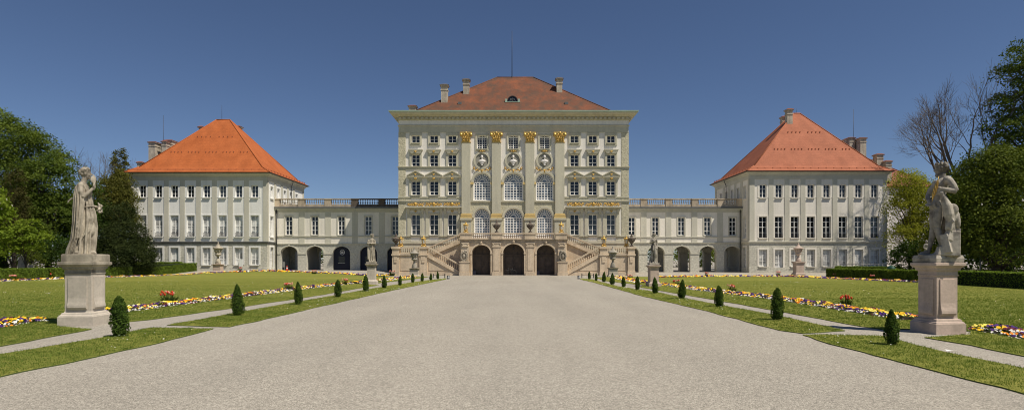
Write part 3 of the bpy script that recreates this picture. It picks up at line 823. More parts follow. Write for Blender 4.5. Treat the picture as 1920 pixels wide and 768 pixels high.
    rl = MB(); zz = .12
    for k in range(9): rl.tube([(-.5 + k * .125, .06, .03), (-.5 + k * .125, .06, .5)], .012, 4, False, False)
    rl.tube([(-.56, .06, .5), (.56, .06, .5)], .02, 5); rl.tube([(-.56, .06, .06), (.56, .06, .06)], .018, 5)
    for k in range(4): rl.tube([(-.42 + k * .28 + .1 * math.cos(a), .055, .27 + .12 * math.sin(a)) for a in [j * .7 for j in range(9)]], .014, 4)
    grille = rl.mesh('window_grille', MT['iron'])
    pale = 'glass_pale' if side < 0 else 'glass_dark'
    for i, p in enumerate(xs):
        x = pw(p)
        g1 = 'glass_dark' if (side > 0 or i < 5) else 'glass_mid'
        g2 = 'glass_pale' if side < 0 else ('glass_mid' if i > 6 else 'glass_dark')
        window(P, x, D, zw(r1[0]), w1, zw(r1[1]) - zw(r1[0]), 2, 3, 0, g1, .2, sur=dict(a=.30, proud=.035, m=field, top=.55, bottom=.0, sill=.16))
        window(P, x, D, zw(r2[0]), w2, zw(r2[1]) - zw(r2[0]), 2, 4, 2, g2, .2, sur=dict(a=.24, proud=.035, m=field, top=.16, bottom=.0, sill=.16), extra=(('window_grille', grille),))
        if side > 0 and i == 1:
            hh = zw(r3[1]) - .30
            o = window(P, x, D, .30, w3, hh, 2, 5, 2, 'glass_pale', .2, sur=dict(a=.24, proud=.05, m=field, top=.24, bottom=0, sill=0))
            m = MB(); m.box(x - .47, x + .47, D + .18, D + .24, .38, 1.15); m.build('door_panel', MT['white_paint'], o)
        else:
            window(P, x, D, zw(r3[0]), w3, zw(r3[1]) - zw(r3[0]), 2, 3, 1, 'glass_pale', .2, sur=dict(a=.24, proud=.05, m=field, top=.24, bottom=.0, sill=.16))
    for i, y in enumerate(fy):
        for r, w, ny, tr in ((r1, w1, 3, 0), (r2, w2, 4, 2)):
            window(P, xf, y, zw(r[0]), w, zw(r[1]) - zw(r[0]), 2, ny, tr, 'glass_pale', .2, rz=flank_rz, sur=dict(a=.24, proud=.05, m=field, top=.2, bottom=0, sill=.14))
    o = window(P, xf, fy[0], .45, 1.1, 3.4, 2, 4, 2, 'glass_pale', .2, rz=flank_rz, sur=dict(a=.2, proud=.06, m=field, top=.25, bottom=0, sill=0))
    # roof
    yr = D + dep / 2; ya = 224.5 if side < 0 else 212.5
    zr = WZ(ya, yr)
    if side < 0: xr0, xr1 = WX(406, yr), WX(431, yr)
    else: xr0, xr1 = WX(1488, yr), WX(1500, yr)
    ro = roof(P, X0, X1, D, D + dep, zt + .16, .62, xr0, xr1, yr, zr, tile, kick=1.5, kz=.85)
    gt = MB(); gt.sweep(X0, X1, D, D + dep, [(.60, zt + .0), (.70, zt + .02), (.74, zt + .12), (.62, zt + .13)]); gt.build('gutter', MT['iron'], ro)
    sg = MB()
    f0, f1 = (X0 - .3, D - .35), (X1 + .3, D - .35)
    for z in (.34, .46): sg.tube([(X0 - .1, D - .16, zt + .16 + z), (X1 + .1, D - .16, zt + .16 + z)], .018, 4, False)
    for i in range(19): x = X0 + (X1 - X0) * i / 18; sg.box(x - .03, x + .03, D - .2, D - .05, zt + .30, zt + .64)
    xs_ = X1 + .16 if side < 0 else X0 - .16
    for z in (.34, .46): sg.tube([(xs_, D - .1, zt + .16 + z), (xs_, D + dep + .1, zt + .16 + z)], .018, 4, False)
    for i in range(14): y = D + dep * i / 13; sg.box(xs_ - .05, xs_ + .05, y - .03, y + .03, zt + .30, zt + .64)
    sg.build('snow_guard', MT['ridge'], ro)
    # little vents that dot the tiles in two courses
    zb = zt + 1.01; yb = D - .62 + 1.12
    for fr, n in ((.30, 24), (.62, 11)):
        for i in range(n):
            t = (i + .5) / n
            xa = (X0 + .88) * (1 - fr) + xr0 * fr + .4; xb = (X1 - .88) * (1 - fr) + xr1 * fr - .4
            if (i * 7) % 5 == 0: continue
            vt = MB()
            x = xa + (xb - xa) * t; y = yb + (yr - yb) * fr; z = zb + (zr - zb) * fr
            vt.box(x - .05, x + .05, y - .14, y + .1, z - .03, z + .1); vt.build('roof_vent', MT['ridge'], ro)
    if side < 0:
        chimney(ro, WX(447, 93), 93, 18, WZ(236, 93), .85, .85); chimney(ro, WX(378, 94), 94, 18, WZ(236.5, 94), .6, .6)
        mast(ro, WX(416, yr), yr, zr - .1, WZ(197, yr), .03)
    else:
        chimney(ro, WX(1479, 89.2), 89.2, 20, WZ(204, 89.2), .8, .8); chimney(ro, WX(1469, 92), 92, 20, WZ(218, 92), .7, .7)
        mast(ro, WX(1493, yr), yr, zr - .1, WZ(203, yr), .03)
    # drain pipe in the corner with the gallery
    dp = MB(); xd = xf + (.28 if side < 0 else -.28); yy = 85.82
    dp.tube([(xd, yy, .3), (xd, yy, 9.35)], .07, 8); yp = D + 8.3
    dp.tube([(xd, yp, 10.1), (xd, yp, zt - .9), (xd + (.3 if side < 0 else -.3), yp, zt - .1)], .06, 8); dp.build('drain_pipe', MT['iron'], P)
    return P

# ------------------------------------------------------------------ arcaded galleries
def build_gallery(side):
    D = 86.0; gx = lambda p: WX(p, D); gz = lambda p: WZ(p, D); dep = 6.4
    if side < 0:
        P = thing('arcaded_gallery', 'arcaded gallery wing partly in shadow with dark boards closing three of its arches', 'gallery wing', (-25, D, 0), group='gallery wings joining the pavilions to the palace')
        X0, X1 = -34.86, cx(748); cs = [541.6, 590.2, 640.2, 690.8, 741.0]; ar = [542.2, 590.5, 640.4, 691.0, 742]
        wz0, wz1 = 440, 405.2; s1, s2 = 442.6, 456.6; at, asp = 461.5, 474
    else:
        P = thing('arcaded_gallery', 'sunlit arcaded gallery wing with open arches and garden seen through them', 'gallery wing', (25, D, 0), group='gallery wings joining the pavilions to the palace')
        X0, X1 = cx(1178), 33.5; cs = [1184.6, 1228.9, 1277.6, 1326.4, 1373.6]; ar = [1182, 1229.9, 1278.4, 1327.3, 1373.6]
        wz0, wz1 = 441, 407.2; s1, s2 = 444, 454.5; at, asp = 461.5, 474
    ztop = gz(389); w, h = .98, gz(wz1) - gz(wz0)
    z1 = gz(s2)
    holes = [hole(gx(p), gz(wz0), w, h) for p in cs if X0 < gx(p) - w / 2 and gx(p) + w / 2 < X1]
    aw = 2.5
    ah = [(max(X0 + .02, gx(p) - aw / 2), min(X1 - .02, gx(p) + aw / 2), -.3, gz(at), gz(asp)) for p in ar]
    wl = MB(); wl.k = 0; wl.wall(X0, X1, z1, ztop, D, .3, holes); wl.k = 1; wl.wall(X0, X1, -.3, z1, D, .75, ah, 18)
    wl.k = 1; wl.wall(X0, X1, -.3, z1, D + dep - .7, .7, ah, 14)
    wl.k = 0; wl.quad((X1, D + dep, z1), (X0, D + dep, z1), (X0, D + dep, ztop), (X1, D + dep, ztop))
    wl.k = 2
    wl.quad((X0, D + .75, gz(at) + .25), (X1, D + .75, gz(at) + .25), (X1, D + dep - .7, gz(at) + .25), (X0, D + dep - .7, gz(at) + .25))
    wl.quad((X0, D + .751, -.3), (X1, D + .751, -.3), (X1, D + .751, gz(at) + .25), (X0, D + .751, gz(at) + .25)) if False else None
    # transverse ribs between the bays
    mids_ = [(ar[i] + ar[i + 1]) / 2 for i in range(4)]
    for p in mids_:
        x = gx(p)
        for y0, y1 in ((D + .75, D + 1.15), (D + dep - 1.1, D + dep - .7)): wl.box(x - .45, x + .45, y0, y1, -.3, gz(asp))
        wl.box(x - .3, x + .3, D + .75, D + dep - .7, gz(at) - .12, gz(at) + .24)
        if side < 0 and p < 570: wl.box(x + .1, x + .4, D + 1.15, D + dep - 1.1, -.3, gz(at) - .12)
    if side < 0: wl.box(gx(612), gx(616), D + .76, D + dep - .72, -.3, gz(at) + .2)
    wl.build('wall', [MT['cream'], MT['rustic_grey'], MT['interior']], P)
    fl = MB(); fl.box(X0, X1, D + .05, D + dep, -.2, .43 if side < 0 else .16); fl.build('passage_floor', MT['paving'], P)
    tr = MB()
    for p in [(cs[i] + cs[i + 1]) / 2 for i in range(4)]:
        x = gx(p); tr.box(x - .42, x + .42, D - .06, D + .05, gz(s1 - 1), ztop - .75)
        tr.box(x - .42, x + .42, D - .05, D + .05, z1 + .06, gz(s1 + .9))
    tr.box(X0, X1, D - .05, D + .05, ztop - .72, ztop - .45)
    tr.box(X0, X1, D - .12, D + .05, gz(s1 + .9), gz(s1 - 1)); tr.box(X0, X1, D - .14, D + .05, z1 - .06, z1 + .06)
    for p in ar:                                                    # impost bands on the piers
        pass
    pe = [X0 + .01] + [e for a in ah for e in (a[0], a[1])] + [X1 - .01]
    for i in range(0, len(pe), 2):
        if pe[i + 1] - pe[i] > .15: tr.box(pe[i] + .0, pe[i + 1] - .0, D - .07, D + .05, gz(asp) - .16, gz(asp) + .02)
    for a in ah: tr.arc((a[0] + a[1]) / 2, a[4], (a[1] - a[0]) / 2 + .005, a[3] - a[4] + .005, .17, D - .08, D + .02, n=18); tr.box((a[0] + a[1]) / 2 - .12, (a[0] + a[1]) / 2 + .12, D - .12, D + .02, a[3] + .05, a[3] + .30)
    tr.build('pilaster_strip', MT['grey_trim'], P)
    for p in cs:
        x = gx(p)
        if X0 < x - w / 2 and x + w / 2 < X1:
            window(P, x, D, gz(wz0), w, h, 2, 4, 0, 'glass_mid' if (side < 0 and p > 680) else 'glass_dark', .16, thin=.075, mid=.12, sur=dict(a=.16, proud=.06, m='grey_trim', top=.16, bottom=0, sill=.1))
    c = MB()
    for y0, y1, z0, zz in ((D - .22, D + dep + .2, ztop - .42, ztop - .25), (D - .36, D + dep + .3, ztop - .25, ztop - .12)): c.box(X0, X1, y0, y1, z0, zz)
    c.build('cornice', MT['grey_trim'], P)
    ld = MB(); ld.box(X0, X1, D - .5, D + dep + .4, ztop - .12, ztop + .08); ld.build('dark_ledge', MT['zinc'], P)
    # balustrade: one part per bay, the piers apart
    zt = gz(372.2); zb = ztop + .08
    pp = [(cs[i] + cs[i + 1]) / 2 for i in range(4)]
    pier = [gx(p) for p in pp]
    if side < 0: ends = [X0 + .35] + pier + [X1]
    else: ends = [X0] + pier + [X1 - .35]
    for i, x in enumerate(ends):
        hw = .45
        if (side < 0 and i == 5) or (side > 0 and i == 0): continue
        if (side < 0 and i == 0) or (side > 0 and i == 5): hw = .34
        b = MB(); b.box(x - hw, x + hw, D - .3, D + .16, zb, zt - .17); b.box(x - hw - .05, x + hw + .05, D - .36, D + .22, zt - .17, zt)
        m = 'sandstone' if hw < .4 else ('dark_stone' if side < 0 and i > 2 else 'sandstone_dark')  # piers next to the palace get its cast shadow as a darker colour
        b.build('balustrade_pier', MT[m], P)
    for i in range(5):
        xa = ends[i] + (.45 if i else (.34 if side < 0 else 0)); xb = ends[i + 1] - (.45 if i < 4 else (0 if side < 0 else .34))
        b = MB(); b.box(xa, xb, D - .22, D + .08, zb, zb + .36); b.box(xa, xb, D - .28, D + .14, zt - .16, zt - .005)
        balusters(b, (xa, D - .07, zb + .36), (xb, D - .07, zb + .36), zt - .16 - zb - .36, .25, .085, 7)
        b.build('balustrade', MT['sandstone_dark'] if side > 0 or i < 3 else MT['dark_stone'], P)  # last bays: palace shadow put into the stone colour
    rs = MB(); rs.box(X0, X1, D + .2, D + dep, ztop + .08, ztop + .12); rs.build('terrace_roof', MT['zinc'], P)
    if side < 0:
        for i in (2, 3, 4):
            a = ah[i]; b = MB(); n = 16; y = D + .42
            c0, rx, rz_ = (a[0] + a[1]) / 2, (a[1] - a[0]) / 2, a[3] - a[4]
            vs = [(a[0], y, .1), (a[1], y, .1)] + [(c0 + rx * math.cos(PI * k / n), y, a[4] + rz_ * math.sin(PI * k / n)) for k in range(n + 1)]
            b.add(vs, [tuple(range(len(vs)))])
            bo = b.build('navy_shop_board', MT['navy'], P)
            g = MB(); g.box(c0 - .55, c0 + .35, y - .03, y + .01, 1.62, 2.55); g.build('shop_opening', MT['glass_dark'], bo)
            l = MB(); l.box(c0 - .62, c0 + .42, y - .12, y + .0, 1.50, 1.60)
            l.build('counter_ledge', MT['grey_metal'], bo)
            if i == 2:
                e = MB(); zc = a[4] + .12
                e.arc(c0, zc, .30, .33, .05, y - .04, y, -PI * 1.38, PI * .48, 24)
                e.box(c0 - .15, c0 + .15, y - .03, y, zc + .10, zc + .15)
                for dx in (-.12, 0, .12): e.box(c0 + dx - .03, c0 + dx + .03, y - .03, y, zc - .13, zc + .08)
                e.box(c0 - .16, c0 + .16, y - .03, y, zc - .18, zc - .14); e.prism([(c0 - .10, zc + .36), (c0 + .0, zc + .44), (c0 - .02, zc + .36)], y - .04, y)
                e.build('ring_emblem', MT['sign_white'], bo)
    return P

# ------------------------------------------------------------------ double staircase and terrace
def build_stairs():
    P = thing('double_staircase', 'warm sandstone double staircase and terrace with three dark arched doors', 'staircase', (0, 76.4, 0))
    D = 76.4; sx = lambda p: WX(p, D); sz = lambda p: WZ(p, D); ax = sx(962.8)
    off = lambda p: sx(p) - ax                   # negative offsets for the left half, mirrored
    ZT = sz(449) ; ZR = sz(436.6)                # terrace floor and rail
    # ---- terrace front wall with arches
    arch = [(885, 919.6), (943.2, 982.6), (1006.2, 1040.8)]
    ah = [(sx(a), sx(b), -.2, sz(459 if i != 1 else 457), sz(474 if i != 1 else 474)) for i, (a, b) in enumerate(arch)]
    t = MB(); t.wall(ax + off(863), ax - off(863), -.2, sz(448.5), D, 2.0, ah, 18)
    xa, xb = ax + off(863), ax - off(863)
    t.quad((xa, D, -.2), (xa, 80, -.2), (xa, 80, ZT), (xa, D, ZT)); t.quad((xb, D, -.2), (xb, 80, -.2), (xb, 80, ZT), (xb, D, ZT))
    t.build('terrace_wall', MT['sandstone'], P)
    e = MB()
    e.box(xa - .1, xb + .1, D - .16, D + .1, sz(451.0), sz(448.6)); e.box(xa - .18, xb + .18, D - .30, D + .1, sz(448.6), ZT + .06)
    e.box(xa - .05, xb + .05, D - .07, D + .1, sz(455), sz(451))
    e.build('entablature', MT['sandstone_dark'], P)
    f = MB(); f.box(xa, xb, D + .1, 79.95, ZT - .25, ZT); f.build('terrace_floor', MT['sandstone_dark'], P)
    for i, a in enumerate(ah):
        c0, rx, rz_ = (a[0] + a[1]) / 2, (a[1] - a[0]) / 2, a[3] - a[4]
        m = MB(); m.arc(c0, a[4], rx + .01, rz_ + .01, .20, D - .13, D + .02, n=20)
        for s in (-1, 1):
            m.box(c0 + s * (rx + .11) - .09, c0 + s * (rx + .11) + .09, D - .09, D + .02, -.2, a[4] - .12)
            m.box(c0 + s * (rx + .11) - .15, c0 + s * (rx + .11) + .15, D - .16, D + .02, a[4] - .12, a[4] + .04)
        m.taper(c0, D - .13, a[3] + .02, a[3] + .42, .12, .10, .17, .14); m.ell((c0, D - .28, a[3] + .36), (.12, .08, .12), 8, 6)
        m.build('arch_moulding', MT['sandstone'], P)
        # door leaves
        y = D + 1.55; h = a[4] - .35
        d = MB(); d.k = 0; n = 18
        vs = [(a[0], y, 0), (a[1], y, 0)] + [(c0 + rx * math.cos(PI * k / n), y, a[4] + rz_ * math.sin(PI * k / n)) for k in range(n + 1)]
        d.add(vs, [tuple(range(len(vs)))])
        for s in (-1, 1):
            x0, x1 = sorted((c0 + s * .05, c0 + s * (rx - .22)))
            d.box(x0, x1, y - .06, y + .01, .08, h)
            for za, zb_ in ((.25, .85), (1.0, h - .12)):
                d.box(x0 + .12, x1 - .12, y - .10, y - .05, za, zb_); d.box(x0 + .2, x1 - .2, y - .13, y - .09, za + .1, zb_ - .1)
            d.box(c0 + s * (rx - .11) - .11, c0 + s * (rx - .11) + .11, y - .16, y + .01, 0, a[4])
        d.box(a[0], a[1], y - .18, y + .01, h, h + .2)
        d.arc(c0, a[4], rx - .2, rz_ - .2, .2, y - .14, y + .01, n=16)
        d.box(c0 - .04, c0 + .04, y - .1, y + .01, h + .2, a[3] - .05)
        do = d.build('double_door', MT['door'], P)
        k = MB(); k.ell((c0 + .1, y - .12, 1.1), .04, 8, 6); k.box(c0 + .07, c0 + .13, y - .11, y - .07, 1.0, 1.2); k.build('handle', MT['iron'], do)
        st = MB(); st.box(a[0] - .1, a[1] + .1, D - .02, y, -.1, .045); st.build('threshold', MT['paving'], P)
    l = MB(); a = ah[1]; c0 = (a[0] + a[1]) / 2
    l.tube([(c0, D + .5, a[3]), (c0, D + .5, a[3] - .3)], .012, 5); l.lathe([(.03, 0), (.13, .05), (.15, .32), (.05, .42), (.02, .46)], (c0, D + .5, a[3] - .75), 6, False)
    l.build('hanging_lantern', MT['iron'], P)
    # pilasters of the terrace front
    for p0, p1 in ((922.2, 940.4), (985.2, 1003.4)):
        m = MB(); x0, x1 = sx(p0), sx(p1)
        m.box(x0 + .12, x1 - .12, D - .14, D + .02, .0, sz(455)); m.box(x0, x1, D - .2, D + .02, -.2, .45)
        m.box(x0 + .06, x1 - .06, D - .22, D + .02, sz(463), sz(455)); m.box(x0 + .02, x1 - .02, D - .27, D + .02, sz(456.5), sz(455.01))
        m.box(x0 + .3, x1 - .3, D - .18, D + .02, .65, sz(466))
        for s in (x0 + .16, x1 - .16): m.tube([(s, D - .26, sz(457.6)), (s, D - .1, sz(457.6))], .11, 8)
        m.build('terrace_pilaster', MT['sandstone'], P)
    # balustrade on the terrace: pedestals and rails
    peds = [(863.2, 884), (922, 942), (984, 1004), (mir(884), mir(863.2))]
    for a, b in peds:
        m = MB(); x0, x1 = sx(a), sx(b)
        m.box(x0, x1, D - .34, D + .5, ZT + .06, ZR - .16); m.box(x0 - .07, x1 + .07, D - .42, D + .58, ZR - .16, ZR + .03); m.box(x0 - .04, x1 + .04, D - .38, D + .54, ZT + .05, ZT + .22)
        m.build('balustrade_pedestal', MT['sandstone'], P)
    for (a, b) in ((884, 922), (942, 984), (1004, mir(884))):
        m = MB(); x0, x1 = sx(a), sx(b)
        m.box(x0, x1, D - .18, D + .14, ZT + .06, ZT + .2); m.box(x0, x1, D - .24, D + .2, ZR - .15, ZR)
        balusters(m, (x0 + .1, D - .02, ZT + .2), (x1 - .1, D - .02, ZT + .2), ZR - .15 - ZT - .2, .26, .09, 7)
        m.build('balustrade', MT['sandstone'], P)
    # ---- both wings of the stair, mirrored
    for s in (-1, 1):
        X = lambda p: ax - s * off(p) if s > 0 else ax + off(p)
        def bx(mb, p0, p1, y0, y1, z0, z1, g=0.0):
            a, b = sorted((X(p0), X(p1))); mb.box(a - g, b + g, y0, y1, z0, z1)
        ZL = sz(476.5); ZLr = sz(463.2)          # landing and its rail
        w = MB()
        bx(w, 748, 801, D + .05, D + .35, -.2, ZL - .08)                                                     # landing front
        w.prism([(X(801), -.2), (X(863), -.2), (X(863), sz(512)), (X(801), ZL - .12)], D + .05, D + .4)          # below lower flight
        w.prism([(X(801), -.2), (X(863), -.2), (X(863), ZT - .1), (X(801), ZL - .1)], D + 1.75, D + 2.0)         # below upper flight
        a, b = sorted((X(737), X(737) + s * .3)); w.box(min(X(737), X(737) - s * .3), max(X(737), X(737) - s * .3), D + .1, 79.9, -.2, ZL - .05)
        w.build('stair_wall', MT['sandstone'], P)
        pn = MB()
        bx(pn, 750.6, 785, D - .0, D + .06, .62, ZL - .35); bx(pn, 744, 863, D - .05, D + .06, -.2, .42)
        pn.prism([(X(803.5), .62), (X(850), .62), (X(803.5), ZL - .62)], D + .0, D + .06)
        pn.build('raised_panel', MT['sandstone'], P)
        # outer pier and landing pier
        for (p0, p1), m_ in (((735.8, 748.6), 'a'), ((787, 801), 'b')):
            m = MB(); bx(m, p0, p1, D - .22, D + .9, -.2, ZLr - .2); bx(m, p0, p1, D - .32, D + 1.0, ZLr - .2, ZLr + .08, .09)
            bx(m, p0, p1, D - .32, D + 1.0, ZL - .16, ZL + .04, .09); bx(m, p0, p1, D - .28, D + .96, -.2, .55, .06)
            bx(m, p0 + 3, p1 - 3, D - .27, D, ZL - .75, ZL - .2); bx(m, p0 + 4, p1 - 4, D - .3, D, ZL - 1.05, ZL - .78)
            m.build('stair_pier', MT['sandstone'], P)
        c = MB(); bx(c, 748, 787, D - .12, D + .4, ZL - .14, ZL + .02); c.build('landing_cornice', MT['sandstone_dark'], P)
        f = MB(); bx(f, 738, 800, D + .4, 79.9, ZL - .2, ZL); f.build('landing_floor', MT['sandstone_dark'], P)
        m = MB(); bx(m, 748.6, 787, D - .1, D + .22, ZL + .02, ZL + .16); bx(m, 748.6, 787, D - .16, D + .28, ZLr - .16, ZLr)
        xl, xr = sorted((X(748.6), X(787))); balusters(m, (xl + .08, D + .06, ZL + .16), (xr - .08, D + .06, ZL + .16), ZLr - .16 - ZL - .16, .26, .09, 7)
        m.build('balustrade', MT['sandstone'], P)
        # lower flight: string, balusters, rail
        m = MB(); p, q = (X(801), D + .06, ZL), (X(862.5), D + .06, sz(510.5))
        if s > 0: p, q = q, p
        rail(m, p, q, -.16, .14, .16); rail(m, p, q, .90, 1.07, .22); 
        m.k = 0; balusters(m, (p[0] + .1, p[1], p[2] + .12), (q[0] - .1, q[1], q[2] + .12), .80, .25, .09, 7)
        rail(m, p, q, -.34, -.15, .2)
        m.build('sloping_balustrade', MT['sandstone'], P)
        m = MB(); p, q = (X(801), D + 1.7, ZL + .05), (X(866), D + 1.7, ZT + .06)
        if s > 0: p, q = q, p
        rail(m, p, q, -.16, .14, .16); rail(m, p, q, .78, .95, .22); balusters(m, (p[0] + .1, p[1], p[2] + .12), (q[0] - .1, q[1], q[2] + .12), .68, .25, .09, 7)
        rail(m, p, q, -.34, -.15, .2)
        m.build('sloping_balustrade', MT['sandstone'], P)
        # steps of both flights
        n = 17; st = MB()
        for i in range(n):
            u0 = 862 - 61 * i / n; u1 = 862 - 61 * (i + 1) / n; z = ZL * (i + 1) / n
            bx(st, u1, u0, D + .4, D + 1.72, -.2, z - .01)
        n = 12
        for i in range(n):
            u0 = 801 + 62 * i / n; u1 = 801 + 62 * (i + 1) / n; z = ZL + (ZT - ZL) * (i + 1) / n
            bx(st, u0, u1, D + 2.0, 79.85, 0, z - .01)
        st.build('stair_step', MT['sandstone_dark'], P)
        # end pier of the terrace with its carved cartouche
        m = MB(); bx(m, 862.6, 880.4, D - .85, D + .02, -.2, sz(491.5)); bx(m, 862.6, 880.4, D - .92, D + .02, sz(491.5), sz(489.6), .08); bx(m, 862.6, 880.4, D - .9, D, -.2, .4, .05)
        bx(m, 865, 880, D - .3, D + .02, sz(489.6), sz(455)); bx(m, 866.5, 878.5, D - .42, D + .02, sz(462), sz(455)); bx(m, 865.6, 879.4, D - .46, D + .02, sz(456.4), sz(454.6))
        for pp in (868, 877): xx = X(pp); m.tube([(xx, D - .44, sz(457.8)), (xx, D - .2, sz(457.8))], .11, 8)
        m.build('end_pier', MT['sandstone'], P)
        k = MB(); x0 = X(872); zc = sz(480)
        k.ell((x0 + .08 * s, D - .55, zc), (.36, .16, .52), 14, 10)
        k.arc(x0 + .08 * s, zc, .32, .46, .13, D - .78, D - .5, 0, 2 * PI, 20)
        k.ell((x0 + .08 * s, D - .68, zc), (.19, .1, .32), 10, 8)
        for a_ in range(10):
            an = a_ * .628; k.ell((x0 + .08 * s + .42 * math.cos(an), D - .6, zc + .60 * math.sin(an)), (.11, .11, .11), 7, 5)
        k.ell((x0 - .12 * s, D - .62, zc + .62), (.2, .16, .18), 8, 6); k.ell((x0 - .3 * s, D - .55, zc + .35), (.13, .13, .3), 8, 6); k.box(x0 - .5, x0 + .5, D - .8, D - .35, sz(489.6), sz(489.6) + .08)
        k.build('carved_cartouche', MT['statue'], P)
    return P, D, ZR, sz(463.2), sx
# ------------------------------------------------------------------ sculpture
def sculpt(name, mb, voxel, smooth, mat_, parent=None, rough=0.0):
    """fuse overlapping closed shapes into one continuous skin"""
    me = bpy.data.meshes.new('tmp'); me.from_pydata(mb.v, [], mb.f)
    bm = bmesh.new(); bm.from_mesh(me); bmesh.ops.recalc_face_normals(bm, faces=bm.faces); bm.to_mesh(me); bm.free()
    o = bpy.data.objects.new('tmp', me); COL.objects.link(o)
    r = o.modifiers.new('r', 'REMESH'); r.mode = 'VOXEL'; r.voxel_size = voxel; r.use_smooth_shade = True
    if smooth:
        s = o.modifiers.new('s', 'SMOOTH'); s.factor = .5; s.iterations = smooth
    if rough:
        tx = bpy.data.textures.new('t', 'CLOUDS'); tx.noise_scale = .06
        d = o.modifiers.new('d', 'DISPLACE'); d.texture = tx; d.strength = rough; d.mid_level = .5
    dg = bpy.context.evaluated_depsgraph_get()
    ev = o.evaluated_get(dg)
    out = bpy.data.meshes.new_from_object(ev); out.name = name
    bpy.data.objects.remove(o); bpy.data.meshes.remove(me)
    out.materials.clear(); out.materials.append(MT[mat_])
    out.polygons.foreach_set('use_smooth', [True] * len(out.polygons))
    return out
def drape(mb, rings, folds=13, amp=.03, ph=0.0, n=72, sharp=1.0, twist=0.0):
    """closed lofted cloth: rings of (z, cx, cy, rx, ry[, amp])"""
    vs, fs = [], []
    # refine between the given rings
    R = []
    for a, b in zip(rings[:-1], rings[1:]):
        for t in (0, .25, .5, .75): R.append([a[i] + (b[i] - a[i]) * t for i in range(5)] + [(a[5] if len(a) > 5 else amp) + ((b[5] if len(b) > 5 else amp) - (a[5] if len(a) > 5 else amp)) * t])
    R.append(list(rings[-1][:5]) + [rings[-1][5] if len(rings[-1]) > 5 else amp])
    for j, (z, cx_, cy_, rx, ry, am) in enumerate(R):
        for i in range(n):
            a = 2 * PI * i / n
            w = math.sin(folds * a + ph + twist * z) + .5 * math.sin(folds * .53 * a + 2 * ph + z * 1.7 + 1)
            w = math.copysign(abs(w) ** .7, w)
            k = 1 + am * w / max(rx, ry) * 1.2
            vs.append((cx_ + rx * k * math.cos(a), cy_ + ry * k * math.sin(a), z))
    m = len(R)
    for j in range(m - 1):
        for i in range(n):
            i2 = (i + 1) % n; fs.append((j * n + i, j * n + i2, (j + 1) * n + i2, (j + 1) * n + i))
    fs.append(tuple(range(n - 1, -1, -1))); fs.append(tuple(range((m - 1) * n, m * n)))
    mb.add(vs, fs, True)
def hand(mb, wrist, palm, d, side, r=.02, L=.11, curl=.5):
    """palm with four curled fingers and a thumb; d = direction of fingers, side = across the palm"""
    d = Vector(d).normalized(); side = Vector(side).normalized(); nrm = d.cross(side)
    p = Vector(palm)
    mb.tube([wrist, tuple(p)], [.04, .045], 8)
    mb.ell(tuple(p), (.055, .045, .055), 10, 8)
    for k in range(4):
        b = p + side * (-.042 + .028 * k) + d * .035
        l = L * (.85, 1.0, .95, .75)[k]
        mb.tube([tuple(b), tuple(b + d * l * .5 + nrm * curl * .02), tuple(b + d * l * .85 + nrm * curl * .07)], [r, r * .95, r * .8], 7)
    b = p - side * .05
    mb.tube([tuple(b), tuple(b - side * .03 + d * .04 + nrm * .02), tuple(b - side * .03 + d * .085 + nrm * .04)], [r * 1.1, r, r * .85], 7)
def head(mb, c, f, k=1.0, hair='bun'):
    """head at c facing +x or -x (f=+1/-1), k = scale; face with brow, nose, lips, chin, ear"""
    x, y, z = c
    E = lambda dx, dy, dz, r: mb.ell((x + f * dx * k, y + dy * k, z + dz * k), tuple(q * k for q in r), 14, 10)
    E(-.01, 0, .03, (.135, .115, .15)); E(.045, 0, -.06, (.085, .085, .12)); E(.08, 0, -.135, (.045, .05, .04))
    E(.115, 0, .055, (.025, .07, .02))
    mb.tube([(x + f * .12 * k, y, z + .04 * k), (x + f * .165 * k, y, z - .035 * k), (x + f * .12 * k, y, z - .05 * k)], [.018 * k, .026 * k, .02 * k], 8)
    E(.122, 0, -.088, (.02, .04, .012)); E(.118, 0, -.108, (.02, .035, .013))
    for s in (-1, 1): E(.105, s * .045, .015, (.02, .022, .014)); E(-.02, s * .112, -.02, (.03, .016, .045)); E(.07, s * .06, -.04, (.05, .03, .04))
    if hair == 'bun':
        E(-.03, 0, .07, (.148, .13, .125)); E(-.15, 0, .035, (.07, .075, .07)); E(-.10, 0, -.03, (.07, .1, .07))
        for i in range(12):
            a = i / 12 * 2 * PI
            E(-.02 + .10 * math.cos(a) * .6, .118 * math.sin(a), .10 + .07 * math.cos(a), (.045, .035, .03))
        mb.tube([(x + f * (.10 - .0) * k, y + .12 * k * math.sin(a), z + (.10 + .05 * math.cos(a)) * k) for a in [j * .52 - PI / 2 for j in range(7)]], .02 * k, 6)
    else:
        r2 = random.Random(4)
        E(-.03, 0, .06, (.14, .13, .12))
        for i in range(46):
            a = r2.uniform(0, 2 * PI); e = r2.uniform(-.5, 1.2)
            dx = -.03 + .145 * math.cos(e) * math.cos(a) * (1 if math.cos(a) < .3 else .6)
            E(dx, .135 * math.cos(e) * math.sin(a), .05 + .12 * math.sin(e), (.036, .036, .034))
        for i in range(16):                                # beard curls
            E(.06 + r2.uniform(-.04, .06), r2.uniform(-.06, .06), -.15 + r2.uniform(-.06, .03), (.03, .03, .04))
        for i in range(9):                                 # crown points
            a = 2 * PI * i / 9
            mb.tube([(x + f * (-.02 + .13 * math.cos(a)) * k, y + .125 * math.sin(a) * k, z + .11 * k), (x + f * (-.02 + .15 * math.cos(a)) * k, y + .145 * math.sin(a) * k, z + .19 * k)], [.04 * k, .022 * k], 6)
def statue_plinth(mb, x0, x1, y0, y1, h): mb.box(x0, x1, y0, y1, 0, h)

